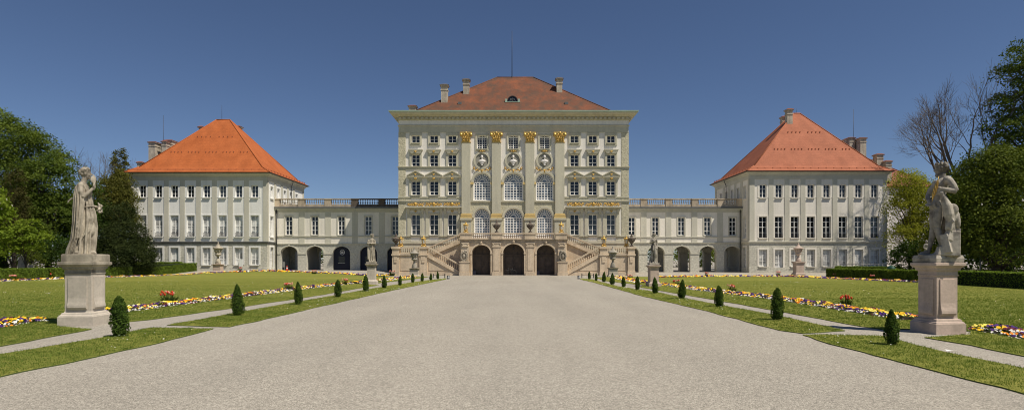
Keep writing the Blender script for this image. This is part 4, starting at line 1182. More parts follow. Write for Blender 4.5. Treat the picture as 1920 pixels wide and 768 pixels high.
def place_figure(me, T, loc, rz, kx):
    """figure turned on its plinth; kx narrows the modelled breadth to the true one"""
    me.transform(Matrix.Diagonal((kx, 1, 1, 1)))
    return link(me.name, me, T, loc, rz)
def build_goddess(loc, rz):
    T = thing('marble_statue', 'pale robed goddess statue in profile holding up a round mirror on a tall pedestal', 'statue', loc, rz, 'park statues on pedestals')
    P = .22                                              # plinth height
    K = .00403
    def Q(cxp, cyp, y=0.0): return ((cxp - 165) * K, y, P + (715 - cyp) * K)
    mb = MB()
    drape(mb, [(P + .0, -.07, 0, .30, .27, .05), (P + .12, -.05, 0, .275, .25, .05), (P + .46, -.02, 0, .275, .24, .05), (P + .87, .035, 0, .265, .235, .045), (P + 1.2, .055, 0, .24, .23, .032), (P + 1.34, .05, 0, .22, .212, .022),
               (P + 1.50, .045, 0, .175, .185, .016), (P + 1.75, .0, 0, .185, .20, .02), (P + 1.98, -.055, 0, .19, .215, .016), (P + 2.12, -.10, 0, .16, .20, .01), (P + 2.22, -.10, 0, .09, .11, .0)], folds=12, amp=.04, twist=1.9)
    # mantle edge sweeping from the far hip down to the near foot
    drape(mb, [(P + .30, -.20, -.13, .05, .06, .02), (P + .55, -.10, -.16, .09, .08, .03), (P + .85, .02, -.15, .15, .10, .035), (P + 1.10, .10, -.10, .15, .13, .03), (P + 1.30, .10, -.02, .12, .17, .02)], folds=7, amp=.03, ph=2.0, twist=4.0, n=56)
    mb.tube([(.045 + .205 * math.cos(a), .215 * math.sin(a), P + 1.46 + .03 * math.cos(a)) for a in [i * PI / 12 for i in range(25)]], .018, 7)
    # knee pushing through the cloth, breast, shoulders
    mb.ell((.16, -.12, P + .78), (.13, .12, .22)); mb.ell((.10, -.10, P + 1.9), (.09, .09, .09)); mb.ell((.10, .10, P + 1.9), (.09, .09, .09))
    mb.ell((-.15, -.19, P + 2.1), (.10, .10, .11)); mb.ell((-.13, .19, P + 2.1), (.10, .10, .11))
    mb.tube([(-.09, 0, P + 2.14), (-.035, 0, P + 2.42)], [.095, .075], 10)
    head(mb, (-.005, 0, P + 2.50), 1, 1.04)
    # cloak that hangs from the shoulders to the ground behind
    drape(mb, [(P + .0, -.43, .0, .14, .24, .05), (P + .14, -.40, 0, .15, .26, .05), (P + .46, -.31, -.02, .13, .27, .05), (P + .9, -.26, -.03, .13, .27, .045), (P + 1.4, -.24, -.03, .13, .27, .04), (P + 1.8, -.235, -.02, .12, .26, .03), (P + 2.05, -.2, 0, .12, .24, .02), (P + 2.18, -.16, 0, .08, .17, .0)], folds=11, amp=.04, ph=1.3)
    drape(mb, [(P + .48, -.24, -.26, .05, .06, .02), (P + .8, -.21, -.27, .075, .07, .025), (P + 1.2, -.17, -.27, .085, .075, .025), (P + 1.62, -.13, -.26, .10, .08, .02), (P + 1.85, -.14, -.24, .09, .08, .01), (P + 1.95, -.15, -.22, .05, .05, .0)], folds=6, ph=.4, n=40)
    # near arm raised with the mirror
    mb.tube([(-.16, -.2, P + 2.08), (-.14, -.27, P + 1.9), (-.09, -.29, P + 1.74)], [.085, .078, .066], 10)
    mb.tube([(-.09, -.29, P + 1.74), (.06, -.27, P + 1.88), (.20, -.25, P + 2.03)], [.066, .058, .042], 10)
    hand(mb, (.19, -.25, P + 2.02), (.235, -.245, P + 2.07), (.45, 0, .9), (.3, 1, 0), curl=.9)
    mb.tube([(.24, -.245, P + 1.98), (.215, -.24, P + 2.2)], .022, 7)
    mb.ell((.21, -.24, P + 2.30), (.10, .035, .115), 14, 8, Matrix.Rotation(.5, 3, 'Z'))
    mb.tube([(.27, -.24, P + 2.2), (.29, -.24, P + 2.32), (.25, -.24, P + 2.42), (.17, -.24, P + 2.46)], .016, 6)
    # far arm at the waist with a bunch of fruit
    mb.tube([(-.12, .2, P + 2.07), (.02, .3, P + 1.72), (.20, .22, P + 1.5), (.34, .08, P + 1.48)], [.08, .072, .058, .042], 10)
    hand(mb, (.33, .08, P + 1.48), (.375, .05, P + 1.47), (1, -.4, .2), (0, .4, 1), curl=.9)
    r2 = random.Random(2)
    for i in range(14): mb.ell((.40 + r2.uniform(-.07, .06), .02 + r2.uniform(-.07, .07), P + 1.40 + r2.uniform(-.09, .08)), .036, 7, 5)
    for i in range(4): mb.tube([(.40, .02, P + 1.45), (.40 + .05 * i - .05, .0, P + 1.62 - .03 * i)], [.02, .02], 6)
    mb.tube([(-.33, .1, P + 1.76), (-.44, .13, P + 1.70), (-.52, .14, P + 1.62), (-.53, .14, P + 1.57)], [.03, .026, .022, .018], 7)
    # feet
    for x, y in ((-.28, -.20), (.17, -.19)):
        mb.ell((x, y, P + .05), (.14, .06, .055)); mb.ell((x - .07, y, P + .09), (.06, .055, .09))
        for k in range(5): mb.ell((x + .12 - .012 * k, y - .04 + .02 * k, P + .03), (.03, .014, .022), 6, 5)
    place_figure(sculpt('figure', mb, .0125, 1, 'statue'), T, loc, .62, .86)
    q = MB(); q.sweep(-.45, .45, -.45, .45, [(0, -.01), (0, P * .9), (-.03, P), (-.44, P + .004)]); link('plinth', q.mesh('plinth', MT['statue']), T, loc, rz)
    return T

def build_jupiter(loc, rz):
    T = thing('marble_statue', 'grey weathered statue of a crowned bearded man with an eagle and gilded thunderbolt', 'statue', loc, rz, 'park statues on pedestals')
    P = .19; K = .00385
    mb = MB()
    z = lambda v: P + v
    # trunk
    mb.ell((.10, 0, z(1.90)), (.17, .24, .22)); mb.ell((.02, -.09, z(1.95)), (.12, .13, .11)); mb.ell((.02, .10, z(1.95)), (.12, .13, .11))
    mb.tube([(.09, 0, z(1.9)), (.03, 0, z(1.62)), (0, 0, z(1.38))], [.185, .16, .17], 14)
    mb.ell((-.01, 0, z(1.34)), (.17, .20, .17)); mb.ell((.10, -.08, z(1.28)), (.13, .12, .14)); mb.ell((.10, .08, z(1.28)), (.13, .12, .14))
    for k, dz in enumerate((0, .09, .18)):
        for s in (-1, 1): mb.ell((-.105 + .02 * k, s * .06, z(1.52 + dz)), (.05, .06, .05), 8, 6)
    mb.ell((.24, -.2, z(2.02)), (.12, .12, .12)); mb.ell((-.02, .22, z(1.98)), (.12, .11, .12))
    mb.tube([(.14, 0, z(2.04)), (.11, 0, z(2.24))], [.10, .085], 10)
    head(mb, (.085, 0, z(2.35)), -1, 1.02, 'curls')
    # near arm bent across to the eagle
    mb.tube([(.27, -.22, z(2.02)), (.37, -.28, z(1.86)), (.44, -.30, z(1.70))], [.10, .092, .075], 10)
    mb.tube([(.44, -.30, z(1.70)), (.26, -.36, z(1.73)), (.10, -.38, z(1.78))], [.076, .07, .05], 10)
    hand(mb, (.11, -.38, z(1.78)), (.05, -.39, z(1.79)), (-1, 0, -.15), (0, .4, 1), curl=.8)
    # far arm lowered with the thunderbolt
    mb.tube([(-.04, .24, z(1.97)), (-.17, .25, z(1.80)), (-.24, .20, z(1.64))], [.095, .088, .07], 10)
    mb.tube([(-.24, .20, z(1.64)), (-.23, .04, z(1.54)), (-.20, -.08, z(1.46))], [.07, .062, .045], 10)
    hand(mb, (-.20, -.07, z(1.47)), (-.20, -.11, z(1.42)), (-.1, -.5, -.85), (1, 0, 0), curl=.8)
    # legs
    mb.tube([(-.03, .07, z(1.30)), (-.07, .05, z(1.05)), (-.10, .03, z(.80)), (-.10, .03, z(.74))], [.15, .135, .10, .09], 12)
    mb.ell((-.125, .03, z(.78)), (.06, .065, .07)); mb.tube([(-.10, .03, z(.76)), (-.12, .02, z(.55)), (-.17, .02, z(.32)), (-.205, .02, z(.12))], [.088, .092, .065, .05], 12)
    mb.tube([(-.18, .02, z(.08)), (-.30, .02, z(.06)), (-.43, .02, z(.035))], [.06, .058, .045], 8)
    for k in range(5): mb.ell((-.45 + .014 * k, -.03 + .022 * k, z(.03)), (.035, .013, .022), 6, 5)
    mb.tube([(.05, -.10, z(1.28)), (.0, -.15, z(1.02)), (-.02, -.18, z(.76))], [.15, .13, .095], 12)
    mb.ell((-.05, -.18, z(.74)), (.06, .065, .07)); mb.tube([(-.02, -.18, z(.74)), (.05, -.17, z(.50)), (.10, -.15, z(.28)), (.12, -.15, z(.12))], [.085, .092, .065, .05], 12)
    mb.tube([(.13, -.15, z(.08)), (.02, -.19, z(.05)), (-.08, -.22, z(.035))], [.06, .055, .042], 8)
    for k in range(5): mb.ell((-.10 + .012 * k, -.27 + .022 * k, z(.03)), (.035, .013, .022), 6, 5)
    # drapery wrapped round the hips
    drape(mb, [(z(1.22), .05, .02, .15, .20, .035), (z(1.30), .03, .0, .19, .235, .035), (z(1.38), .0, 0, .195, .225, .025), (z(1.46), .0, 0, .175, .2, .014)], folds=10, ph=.7, twist=5.0)
    drape(mb, [(z(.92), -.10, .10, .05, .05, .02), (z(1.1), -.13, .08, .06, .08, .03), (z(1.38), -.12, .05, .06, .10, .02)], folds=6, n=36, twist=3.0)
    for k in range(9): mb.tube([(.40 - .02 * k, -.31 - .012 * k, z(1.32 - .07 * k)), (.45 - .012 * k, -.32 - .006 * k, z(1.02 - .05 * k))], [.028, .012], 6)
    for k in range(16): mb.ell((.16 + .013 * (k % 4) + .012 * k, -.42 + .015 * (k % 3), z(1.46 - .038 * k)), (.035, .022, .045), 7, 5)
    drape(mb, [(z(.45), .20, .06, .07, .12, .03), (z(.8), .19, .06, .08, .14, .03), (z(1.2), .16, .08, .09, .14, .02), (z(1.36), .13, .08, .05, .09, .01)], folds=7, n=44)
    # eagle standing on the rock
    mb.tube([(.30, -.30, z(.84)), (.27, -.33, z(1.08)), (.22, -.35, z(1.32)), (.15, -.36, z(1.52)), (.12, -.37, z(1.62))], [.09, .135, .125, .085, .07], 12)
    mb.ell((.095, -.375, z(1.66)), (.085, .07, .07)); mb.tube([(.03, -.38, z(1.665)), (-.03, -.385, z(1.65)), (-.045, -.385, z(1.60))], [.04, .028, .01], 7)
    R = Matrix.Rotation(-.22, 3, 'Y')
    mb.ell((.43, -.24, z(1.03)), (.10, .075, .33), 14, 10, R); mb.ell((.36, -.32, z(1.22)), (.14, .06, .16), 12, 8, R)
    for k in range(5): mb.tube([(.36 + .035 * k, -.30 + .012 * k, z(1.10)), (.33 + .045 * k, -.29 + .015 * k, z(.72 + .02 * k))], [.035, .018], 6)
    mb.tube([(.33, -.28, z(.86)), (.38, -.24, z(.55)), (.40, -.22, z(.42))], [.08, .07, .04], 8)
    for dx in (-.04, .05): mb.tube([(.28 + dx, -.34, z(.95)), (.26 + dx, -.37, z(.76)), (.25 + dx, -.38, z(.66))], [.06, .05, .03], 8)
    # rock
    r2 = random.Random(9)
    def rock(c, s, rx, rz_):
        Rm = Matrix.Rotation(rz_, 3, 'Z') @ Matrix.Rotation(rx, 3, 'Y')
        n0 = len(mb.v); mb.taper(0, 0, -s[2], s[2], s[0], s[1], s[0] * .78, s[1] * .8)
        for i in range(n0, len(mb.v)):
            v = Rm @ Vector(mb.v[i]); mb.v[i] = (v.x + c[0], v.y + c[1], v.z + c[2])
    rock((.36, -.16, z(.30)), (.17, .22, .33), .08, .2); rock((.20, -.34, z(.30)), (.12, .10, .26), -.18, -.3); rock((.42, -.08, z(.52)), (.11, .2, .2), .2, .1)
    rock((.15, -.30, z(.10)), (.2, .12, .12), .1, .4); rock((.33, .15, z(.28)), (.2, .15, .3), .1, .5); rock((.28, -.3, z(.52)), (.1, .1, .14), .3, .7)
    for i in range(12): mb.ell((r2.uniform(.02, .5), r2.uniform(-.38, -.2), z(r2.uniform(-.04, .16))), (r2.uniform(.05, .1), .06, r2.uniform(.04, .09)), 7, 5)
    for i in range(10): mb.ell((r2.uniform(-.4, .1), r2.uniform(-.3, .2), z(.0)), (.12, .1, .03), 8, 5)
    place_figure(sculpt('figure', mb, .0125, 1, 'statue_dark'), T, loc, -.62, .92)
    q = MB(); q.sweep(-.40, .42, -.40, .40, [(0, -.01), (.01, P * .5), (-.02, P * .95), (-.38, P + .004)]); link('plinth', q.mesh('plinth', MT['statue_dark']), T, loc, rz)
    g = MB()
    for k in range(4):
        a0 = k * PI / 2
        pts = [(.02 - .15 * t + .045 * math.cos(a0 + t * 7) * math.sin(PI * t), -.42 + .03 * math.sin(a0 + t * 9) , z(2.06 - .58 * t)) for t in [i / 16 for i in range(17)]]
        g.tube(pts, [.005 + .009 * math.sin(PI * (i + .3) / 17) for i in range(17)], 7)
    g.tube([(.03, -.42, z(2.12)), (-.05, -.42, z(1.78)), (-.14, -.42, z(1.42))], [.006, .012, .006], 7)
    place_figure(g.mesh('gilded_thunderbolt', MT['old_gold']), T, loc, -.62, .92)
    return T

def build_small_statue(loc, rz, label, variant):
    T = thing('marble_statue', label, 'statue', loc, rz, 'park statues on pedestals')
    P = .16; mb = MB(); z = lambda v: P + v
    if variant == 0:      # bearded man wrapped in a mantle, hands before the chest
        drape(mb, [(z(0), .0, 0, .27, .24, .04), (z(.3), .0, 0, .25, .22, .04), (z(.9), .0, 0, .235, .21, .035), (z(1.25), .0, 0, .24, .2, .03), (z(1.6), .0, 0, .25, .2, .025), (z(1.82), .02, 0, .22, .17, .015), (z(1.92), .03, 0, .1, .1, 0)], folds=11, twist=1.2)
        mb.tube([(-.24, -.02, z(1.78)), (-.30, -.12, z(1.48)), (.02, -.28, z(1.42))], [.085, .08, .05], 9); mb.tube([(.26, -.02, z(1.76)), (.32, -.12, z(1.46)), (.06, -.29, z(1.5))], [.085, .08, .05], 9)
        hand(mb, (.02, -.28, z(1.42)), (.05, -.29, z(1.44)), (.8, -.2, .5), (0, 1, .3)); hand(mb, (.08, -.29, z(1.5)), (.04, -.3, z(1.52)), (-.8, -.2, .5), (0, 1, .3))
        mb.tube([(.03, 0, z(1.86)), (.05, -.02, z(2.02))], [.085, .07], 9); head(mb, (.06, -.03, z(2.12)), 1, .86, 'curls')
        mb.tube([(-.2, -.16, z(1.5)), (-.26, -.2, z(.9)), (-.24, -.18, z(.2))], [.06, .08, .06], 8)
        mb.ell((.08, -.22, z(.04)), (.07, .12, .05)); mb.ell((-.1, -.22, z(.04)), (.07, .12, .05)); mb.box(.1, .3, -.2, .1, z(0), z(.1))
    else:                 # youth leaning, weight on one leg, drapery at the back
        mb.tube([(-.02, 0, z(1.2)), (-.06, .02, z(.65)), (-.05, .03, z(.08))], [.14, .1, .06], 10); mb.tube([(.1, -.06, z(1.2)), (.13, -.14, z(.66)), (.07, -.06, z(.08))], [.14, .1, .06], 10)
        mb.ell((.03, 0, z(1.2)), (.18, .15, .16)); mb.tube([(.03, 0, z(1.2)), (.0, 0, z(1.5)), (.03, 0, z(1.74))], [.16, .145, .18], 12); mb.ell((.03, 0, z(1.74)), (.22, .14, .14))
        mb.tube([(-.18, 0, z(1.78)), (-.27, -.08, z(1.52)), (-.02, -.2, z(1.62))], [.07, .062, .045], 9); mb.tube([(.23, 0, z(1.78)), (.29, .02, z(1.48)), (.26, -.1, z(1.22))], [.07, .062, .045], 9)
        hand(mb, (-.03, -.2, z(1.61)), (.02, -.21, z(1.63)), (.9, 0, .3), (0, .4, 1)); hand(mb, (.26, -.1, z(1.22)), (.26, -.13, z(1.17)), (0, -.3, -.9), (1, 0, 0))
        mb.tube([(.03, 0, z(1.84)), (.04, 0, z(2.0))], [.075, .065], 9); head(mb, (.03, -.02, z(2.10)), -1, .82, 'curls')
        drape(mb, [(z(0), .16, .1, .16, .16, .04), (z(.6), .18, .1, .14, .15, .04), (z(1.2), .2, .08, .1, .14, .03), (z(1.7), .22, .08, .07, .1, .01)], folds=8)
        drape(mb, [(z(.95), .04, 0, .2, .18, .03), (z(1.2), .04, 0, .21, .18, .025), (z(1.34), .03, 0, .17, .15, .01)], folds=10, twist=2)
        mb.ell((-.06, -.08, z(.04)), (.06, .13, .05)); mb.ell((.08, -.16, z(.04)), (.06, .13, .05)); mb.tube([(-.2, .1, z(0)), (-.16, .08, z(.5))], [.13, .09], 8)
    mb.box(-.36, .38, -.36, .34, .02, P)
    me = sculpt('marble_statue', mb, .02, 1, 'statue' if variant == 0 else 'statue_dark')
    link('figure', me, T, loc, rz)
    return T

def build_pedestal(loc, rz, hw, h, m, label, fancy=True):
    """square pedestal: stepped base, die with raised panels, moulded cap"""
    T = thing('stone_pedestal', label, 'pedestal', loc, rz, 'stone pedestals in the parterre')
    b = MB(); b.sweep(-hw, hw, -hw, hw, [(0, -.05), (0, h * .145), (-.02, h * .15), (-.03, h * .165), (-.06, h * .175), (-.075, h * .2), (-.12, h * .21), (-.14, h * .235)])
    link('base', b.mesh('base', MT[m]), T, loc, rz)
    d = hw - .135
    q = MB(); q.sweep(-d, d, -d, d, [(0, h * .22), (0, h * .80), (.0, h * .83)])
    if fancy:
        for s in range(4):
            q.M = Matrix.Rotation(s * PI / 2, 4, 'Z')
            w = d * .72; y = -d
            # panel that swells outward near its foot
            prof = [(.045, h * .26), (.075, h * .285), (.07, h * .32), (.045, h * .37), (.03, h * .43), (.025, h * .76), (.0, h * .762)]
            for i in range(len(prof) - 1):
                (o0, z0), (o1, z1) = prof[i], prof[i + 1]
                q.quad((-w, y - o0, z0), (w, y - o0, z0), (w, y - o1, z1), (-w, y - o1, z1))
                for sx_ in (-w, w): q.quad((sx_, y, z0), (sx_, y - o0, z0), (sx_, y - o1, z1), (sx_, y, z1))
            q.quad((-w, y, h * .26), (w, y, h * .26), (w, y - .045, h * .26), (-w, y - .045, h * .26))
        q.M = None
    link('die', q.mesh('die', MT[m]), T, loc, rz)
    c = MB(); c.sweep(-d, d, -d, d, [(0, h * .80), (.018, h * .805), (.018, h * .82), (.005, h * .825), (.005, h * .87), (.05, h * .885), (.055, h * .91), (.10, h * .93), (.135, h * .95), (.135, h * .985), (.11, h * .99), (-d + .001, h)])
    link('cap', c.mesh('cap', MT['statue' if m == 'pedestal' else m]), T, loc, rz)
    return T
def build_vase(loc, h, r, m, label, group):
    """lidded stone vase on a foot"""
    T = thing('stone_urn', label, 'urn', loc, 0, group)
    p = [(.52, 0), (.56, .03), (.50, .08), (.44, .16), (.30, .21), (.20, .25), (.20, .33), (.30, .36), (.62, .40), (.62, .425), (.50, .44), (.55, .50), (.66, .60), (.74, .66), (.98, .685), (1.0, .71), (.90, .735), (.62, .77), (.42, .80), (.30, .86), (.20, .885), (.12, .91), (.15, .95), (.09, .985), (.01, 1.0)]
    b = MB(); b.lathe([(a * r, z * h) for a, z in p if z <= .685 or True], (0, 0, 0), 20); link('bowl', b.mesh('bowl', MT[m]), T, loc)
    g = MB()
    for k in range(8):
        a = 2 * PI * k / 8
        g.ell((r * .66 * math.cos(a), r * .66 * math.sin(a), h * .585), (r * .14, r * .14, h * .055), 8, 6)
    link('garland', g.mesh('garland', MT[m]), T, loc)
    return T
def make_stair_urn(loc, label):
    T = thing('stone_urn', label, 'urn', loc, 0, 'dark urns on the staircase')
    h, r = 1.72, .44; p = [(.62, 0), (.62, .06), (.40, .09), (.24, .16), (.20, .22), (.34, .26), (.66, .34), (.86, .46), (.90, .54), (1.0, .57), (1.0, .60), (.80, .62), (.62, .68), (.40, .73), (.26, .76), (.34, .82), (.26, .88), (.14, .91), (.18, .95), (.05, 1.0)]
    b = MB(); b.lathe([(a * r, z * h) for a, z in p], (0, 0, 0), 16); link('bowl', b.mesh('bowl', MT['dark_stone']), T, loc)
    g = MB()
    for s in (-1, 1):
        g.tube([(s * r * .86, 0, h * .5), (s * r * 1.22, 0, h * .56), (s * r * 1.2, 0, h * .66), (s * r * .8, 0, h * .63)], .045, 7)
    for k in range(7):
        a = PI + PI * (k + .5) / 7; g.ell((r * .86 * math.cos(a), r * .86 * math.sin(a), h * (.44 - .03 * math.sin(k * 1.57))), (.08, .08, .07), 7, 5)
    link('handle', g.mesh('handle', MT['dark_stone']), T, loc)
    return T
def make_lantern(loc, label):
    T = thing('golden_lantern', label, 'lantern', loc, 0, 'golden lanterns on the staircase')
    f = MB(); f.lathe([(.38, 0), (.40, .05), (.24, .09), (.11, .15), (.09, .26), (.20, .32), (.24, .36)], (0, 0, 0), 12)
    for k in range(4):
        a = PI / 4 + k * PI / 2; f.tube([(.30 * math.cos(a), .30 * math.sin(a), .06), (.40 * math.cos(a), .40 * math.sin(a), .14), (.22 * math.cos(a), .22 * math.sin(a), .24)], .045, 7)
    link('foot', f.mesh('foot', MT['gold']), T, loc)
    c = MB()
    for k in range(6):
        a = k * PI / 3; c.tube([(.20 * math.cos(a), .20 * math.sin(a), .34), (.29 * math.cos(a), .29 * math.sin(a), .98)], .028, 6)
    c.lathe([(.22, .33), (.25, .38), (.22, .42)], (0, 0, 0), 6); c.lathe([(.30, .93), (.33, .98), (.31, 1.02)], (0, 0, 0), 6)
    link('cage', c.mesh('cage', MT['gold']), T, loc)
    g = MB(); g.lathe([(.19, .40), (.265, .95)], (0, 0, 0), 6, False); link('glass', g.mesh('glass', MT['glass_pale']), T, loc)
    k_ = MB(); k_.lathe([(.33, 1.0), (.28, 1.08), (.20, 1.16), (.10, 1.22), (.13, 1.28), (.12, 1.34), (.03, 1.42)], (0, 0, 0), 10)
    for k in range(6): a = k * PI / 3; k_.ell((.30 * math.cos(a), .30 * math.sin(a), 1.08), (.05, .05, .09), 7, 5)
    link('crown_lid', k_.mesh('crown_lid', MT['gold']), T, loc)
    return T

# ------------------------------------------------------------------ planting
def topiary_mesh(seed, h, r, n, leaf, shape):
    g = np.random.default_rng(seed)
    t = g.random(n) ** .9
    prof = np.interp(t, [0, .08, .3, .55, .8, .93, 1], shape)
    a = g.random(n) * 2 * PI
    lump = 1 + .10 * np.sin(a * 3 + seed + t * 9) + .08 * np.sin(a * 5 - t * 14 + seed * 2) + g.normal(0, .06, n)
    rr = r * prof * lump * np.where(g.random(n) < .25, g.uniform(.4, .9, n), 1)
    C = np.stack([rr * np.cos(a), rr * np.sin(a), .03 + t * h * (1 + g.normal(0, .012, n))], 1)
    out = np.stack([np.cos(a), np.sin(a), np.full(n, .35)], 1) * .9
    V = leaf_quads(C, leaf, .3, out, .62)
    return np_mesh('foliage', V, 4, MT['box_leaf'])
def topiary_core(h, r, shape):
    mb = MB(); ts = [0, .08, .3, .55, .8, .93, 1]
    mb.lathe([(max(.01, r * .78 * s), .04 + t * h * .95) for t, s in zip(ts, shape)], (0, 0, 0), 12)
    return mb.mesh('shaded_core', MT['hedge_core'])
SHAPES = [[.62, .85, 1.0, .86, .52, .28, .06], [.74, .9, 1.0, .92, .66, .4, .1], [.6, .88, 1.0, .8, .45, .22, .05]]
ORD = ['first', 'second', 'third', 'fourth', 'fifth', 'sixth', 'seventh', 'eighth', 'ninth', 'tenth', 'eleventh']
def build_topiaries():
    L = [(226, 631, 72), (447, 591.5, 56), (560, 571, 41), (633.5, 557, 31), (686, 546, 28.5), (720.5, 540, 23), (749.5, 535, 18), (774, 529.5, 16.5), (791.5, 527.5, 15), (807.8, 525, 13), (821, 523, 14)]
    R = [(1672.5, 647, 63), (1457.5, 600, 57), (1348.5, 575.5, 38), (1278, 559.5, 34), (1228.8, 550, 29), (1195, 543.5, 24.5), (1169.5, 537.8, 18.5), (1148, 533.5, 21), (1132, 528.8, 19), (1117.8, 526.5, 14), (1105, 523.3, 14)]
    var = []
    for k in range(4):
        sh = SHAPES[(k + 1) % 3]
        r = .188 if k != 1 else .20
        var.append((topiary_mesh(11 + k, 1.0, r, 2600, .055, sh), topiary_core(1.0, r, sh)))
    for row, pts in ((0, L), (1, R)):
        for i, (px, py, hp) in enumerate(pts):
            x, y = G(px, py); h = hp * y / FPX
            side = 'between the white flower figures and the goddess' if row == 0 else ''
            who = ('goddess pedestal' if row == 0 else 'crowned man pedestal')
            lab = 'clipped green cone shrub beside the %s' % who if i == 0 else '%s cone shrub of the row counted from the %s' % (ORD[i], who)
            T = thing('cone_topiary', lab, 'topiary', (x, y, .02), random.uniform(0, 6), 'clipped cone shrubs along the avenue')
            f, c = var[(i + row * 2) % 4]
            wk = {(0, 0): 1.0, (1, 0): 1.05, (0, 1): .95, (1, 1): .98}.get((row, i), 1.0)
            lx, ly, ta, tb = random.uniform(.92, 1.1), random.uniform(.92, 1.1), random.uniform(-.05, .05), random.uniform(-.05, .05)
            for nm, me in (('foliage', f), ('shaded_core', c)):
                o = link(nm, me, T, T.location, T.rotation_euler.z); o.scale = (h * wk * lx, h * wk * ly, h); o.rotation_euler = (ta, tb, o.rotation_euler.z)
def poly_pts(poly, dens, zfun=None):
    P = np.array(poly); lo, hi = P.min(0), P.max(0)
    n = int((hi[0] - lo[0]) * (hi[1] - lo[1]) * dens)
    Q = rng.uniform(lo, hi, (n, 2)); ins = np.zeros(n, bool)
    j = len(P) - 1
    for i in range(len(P)):
        xi, yi = P[i]; xj, yj = P[j]
        c = ((yi > Q[:, 1]) != (yj > Q[:, 1])) & (Q[:, 0] < (xj - xi) * (Q[:, 1] - yi) / (yj - yi + 1e-12) + xi)
        ins ^= c; j = i
    return Q[ins]
def blades(Q, h, w, z0=.02):
    n = len(Q); a = rng.random(n) * 2 * PI; H_ = h * rng.uniform(.5, 1.25, n); lean = rng.normal(0, .4, (n, 2)) * H_[:, None]
    V = np.zeros((n, 3, 3)); dx = np.cos(a) * w / 2; dy = np.sin(a) * w / 2
    V[:, 0, 0] = Q[:, 0] - dx; V[:, 0, 1] = Q[:, 1] - dy; V[:, 1, 0] = Q[:, 0] + dx; V[:, 1, 1] = Q[:, 1] + dy
    V[:, 2, 0] = Q[:, 0] + lean[:, 0]; V[:, 2, 1] = Q[:, 1] + lean[:, 1]
    V[:, :2, 2] = z0; V[:, 2, 2] = z0 + H_
    return V.reshape(-1, 3)
def discs(C, r, N):
    """hexagonal blossoms: centres, radii, normals"""
    n = len(C); N = N / np.linalg.norm(N, axis=1, keepdims=True)
    R = rng.normal(size=(n, 3)); T = np.cross(N, R); T /= np.linalg.norm(T, axis=1, keepdims=True); B = np.cross(N, T)
    V = np.empty((n, 6, 3))
    for k in range(6):
        a = k * PI / 3; rk = (r * (1.0 if k % 2 else .8))[:, None]
        V[:, k] = C + (T * math.cos(a) + B * math.sin(a)) * rk
    return V.reshape(-1, 3)
def flower_bed(pts, width, dens, label, group, size=.042, front=-1, seed=0, white=True, hgt=.16):
    """pansy bed along a ground polyline; front = side (+1/-1) with the white edging"""
    g = np.random.default_rng(100 + seed)
    pts = [Vector((p[0], p[1])) for p in pts]
    segs = [(a, b, (b - a).length) for a, b in zip(pts[:-1], pts[1:])]; tot = sum(s[2] for s in segs)
    n = int(tot * width * dens)
    s = g.random(n) * tot; v = g.uniform(-1, 1, n)
    C = np.zeros((n, 3)); acc = 0
    for a, b, l in segs:
        m = (s >= acc) & (s < acc + l); t = (s[m] - acc) / l
        d = (b - a) / l; nx, ny = -d.y, d.x
        wob = .12 * np.sin(s[m] * 2.1) * width
        C[m, 0] = a.x + (b.x - a.x) * t + nx * (v[m] * width / 2 + wob * .3); C[m, 1] = a.y + (b.y - a.y) * t + ny * (v[m] * width / 2 + wob * .3)
        acc += l
    gz_ = np.array([ground_z(x, y) for x, y in C[:, :2]])
    hh = hgt * np.clip(1 - np.abs(v) ** 3, .15, 1) * (.75 + .25 * np.sin(s * 3.3 + seed) + g.uniform(-.15, .15, n))
    C[:, 2] = gz_ + .04 + hh
    keys = ['p_yellow', 'p_lemon', 'p_purple', 'p_wine', 'p_orange', 'p_white']
    # each plant carries one colour
    cell = (np.floor(s / .26).astype(int) * 7 + np.floor((v + 1) * width / .5).astype(int) * 131 + seed * 17)
    tab = g.choice(6, 4096, p=[.27, .15, .33, .12, .08, .05])
    col = tab[cell % 4096]
    if white:
        edge = (v * front > .5) & (g.random(n) < .65); col[edge] = 5; C[edge, 2] -= .05
    lab = thing('flower_bed', label, 'flower bed', (pts[0].x, pts[0].y, .03), 0, group)
    m = max(1, int(n * .9)); idx = g.integers(0, n, m)
    L = C[idx] + np.stack([g.normal(0, .05, m), g.normal(0, .05, m), -np.abs(g.normal(.03, .04, m))], 1)
    fo = np_mesh('bedding_foliage', leaf_quads(L, .10, .8), 4, MT['bed_leaf']); link('bedding_foliage', fo, lab)
    N = np.stack([g.normal(0, .35, n), -.55 + g.normal(0, .3, n), np.full(n, .8)], 1)
    bl = np_mesh('pansy_blossom', discs(C, size * g.uniform(.7, 1.25, n), N), 6, [MT[k] for k in keys], col)
    tag(link('pansy_blossom', bl, lab), kind='stuff')
    mb = MB()
    for a, b, l in segs:
        d = (b - a) / l; nx, ny = -d.y * width * .42, d.x * width * .42
        mb.quad((a.x - nx, a.y - ny, ground_z(a.x, a.y) + .045), (b.x - nx, b.y - ny, ground_z(b.x, b.y) + .045), (b.x + nx, b.y + ny, ground_z(b.x, b.y) + .045), (a.x + nx, a.y + ny, ground_z(a.x, a.y) + .045))
    mb.build('soil', MT['soil'], lab)
    return lab
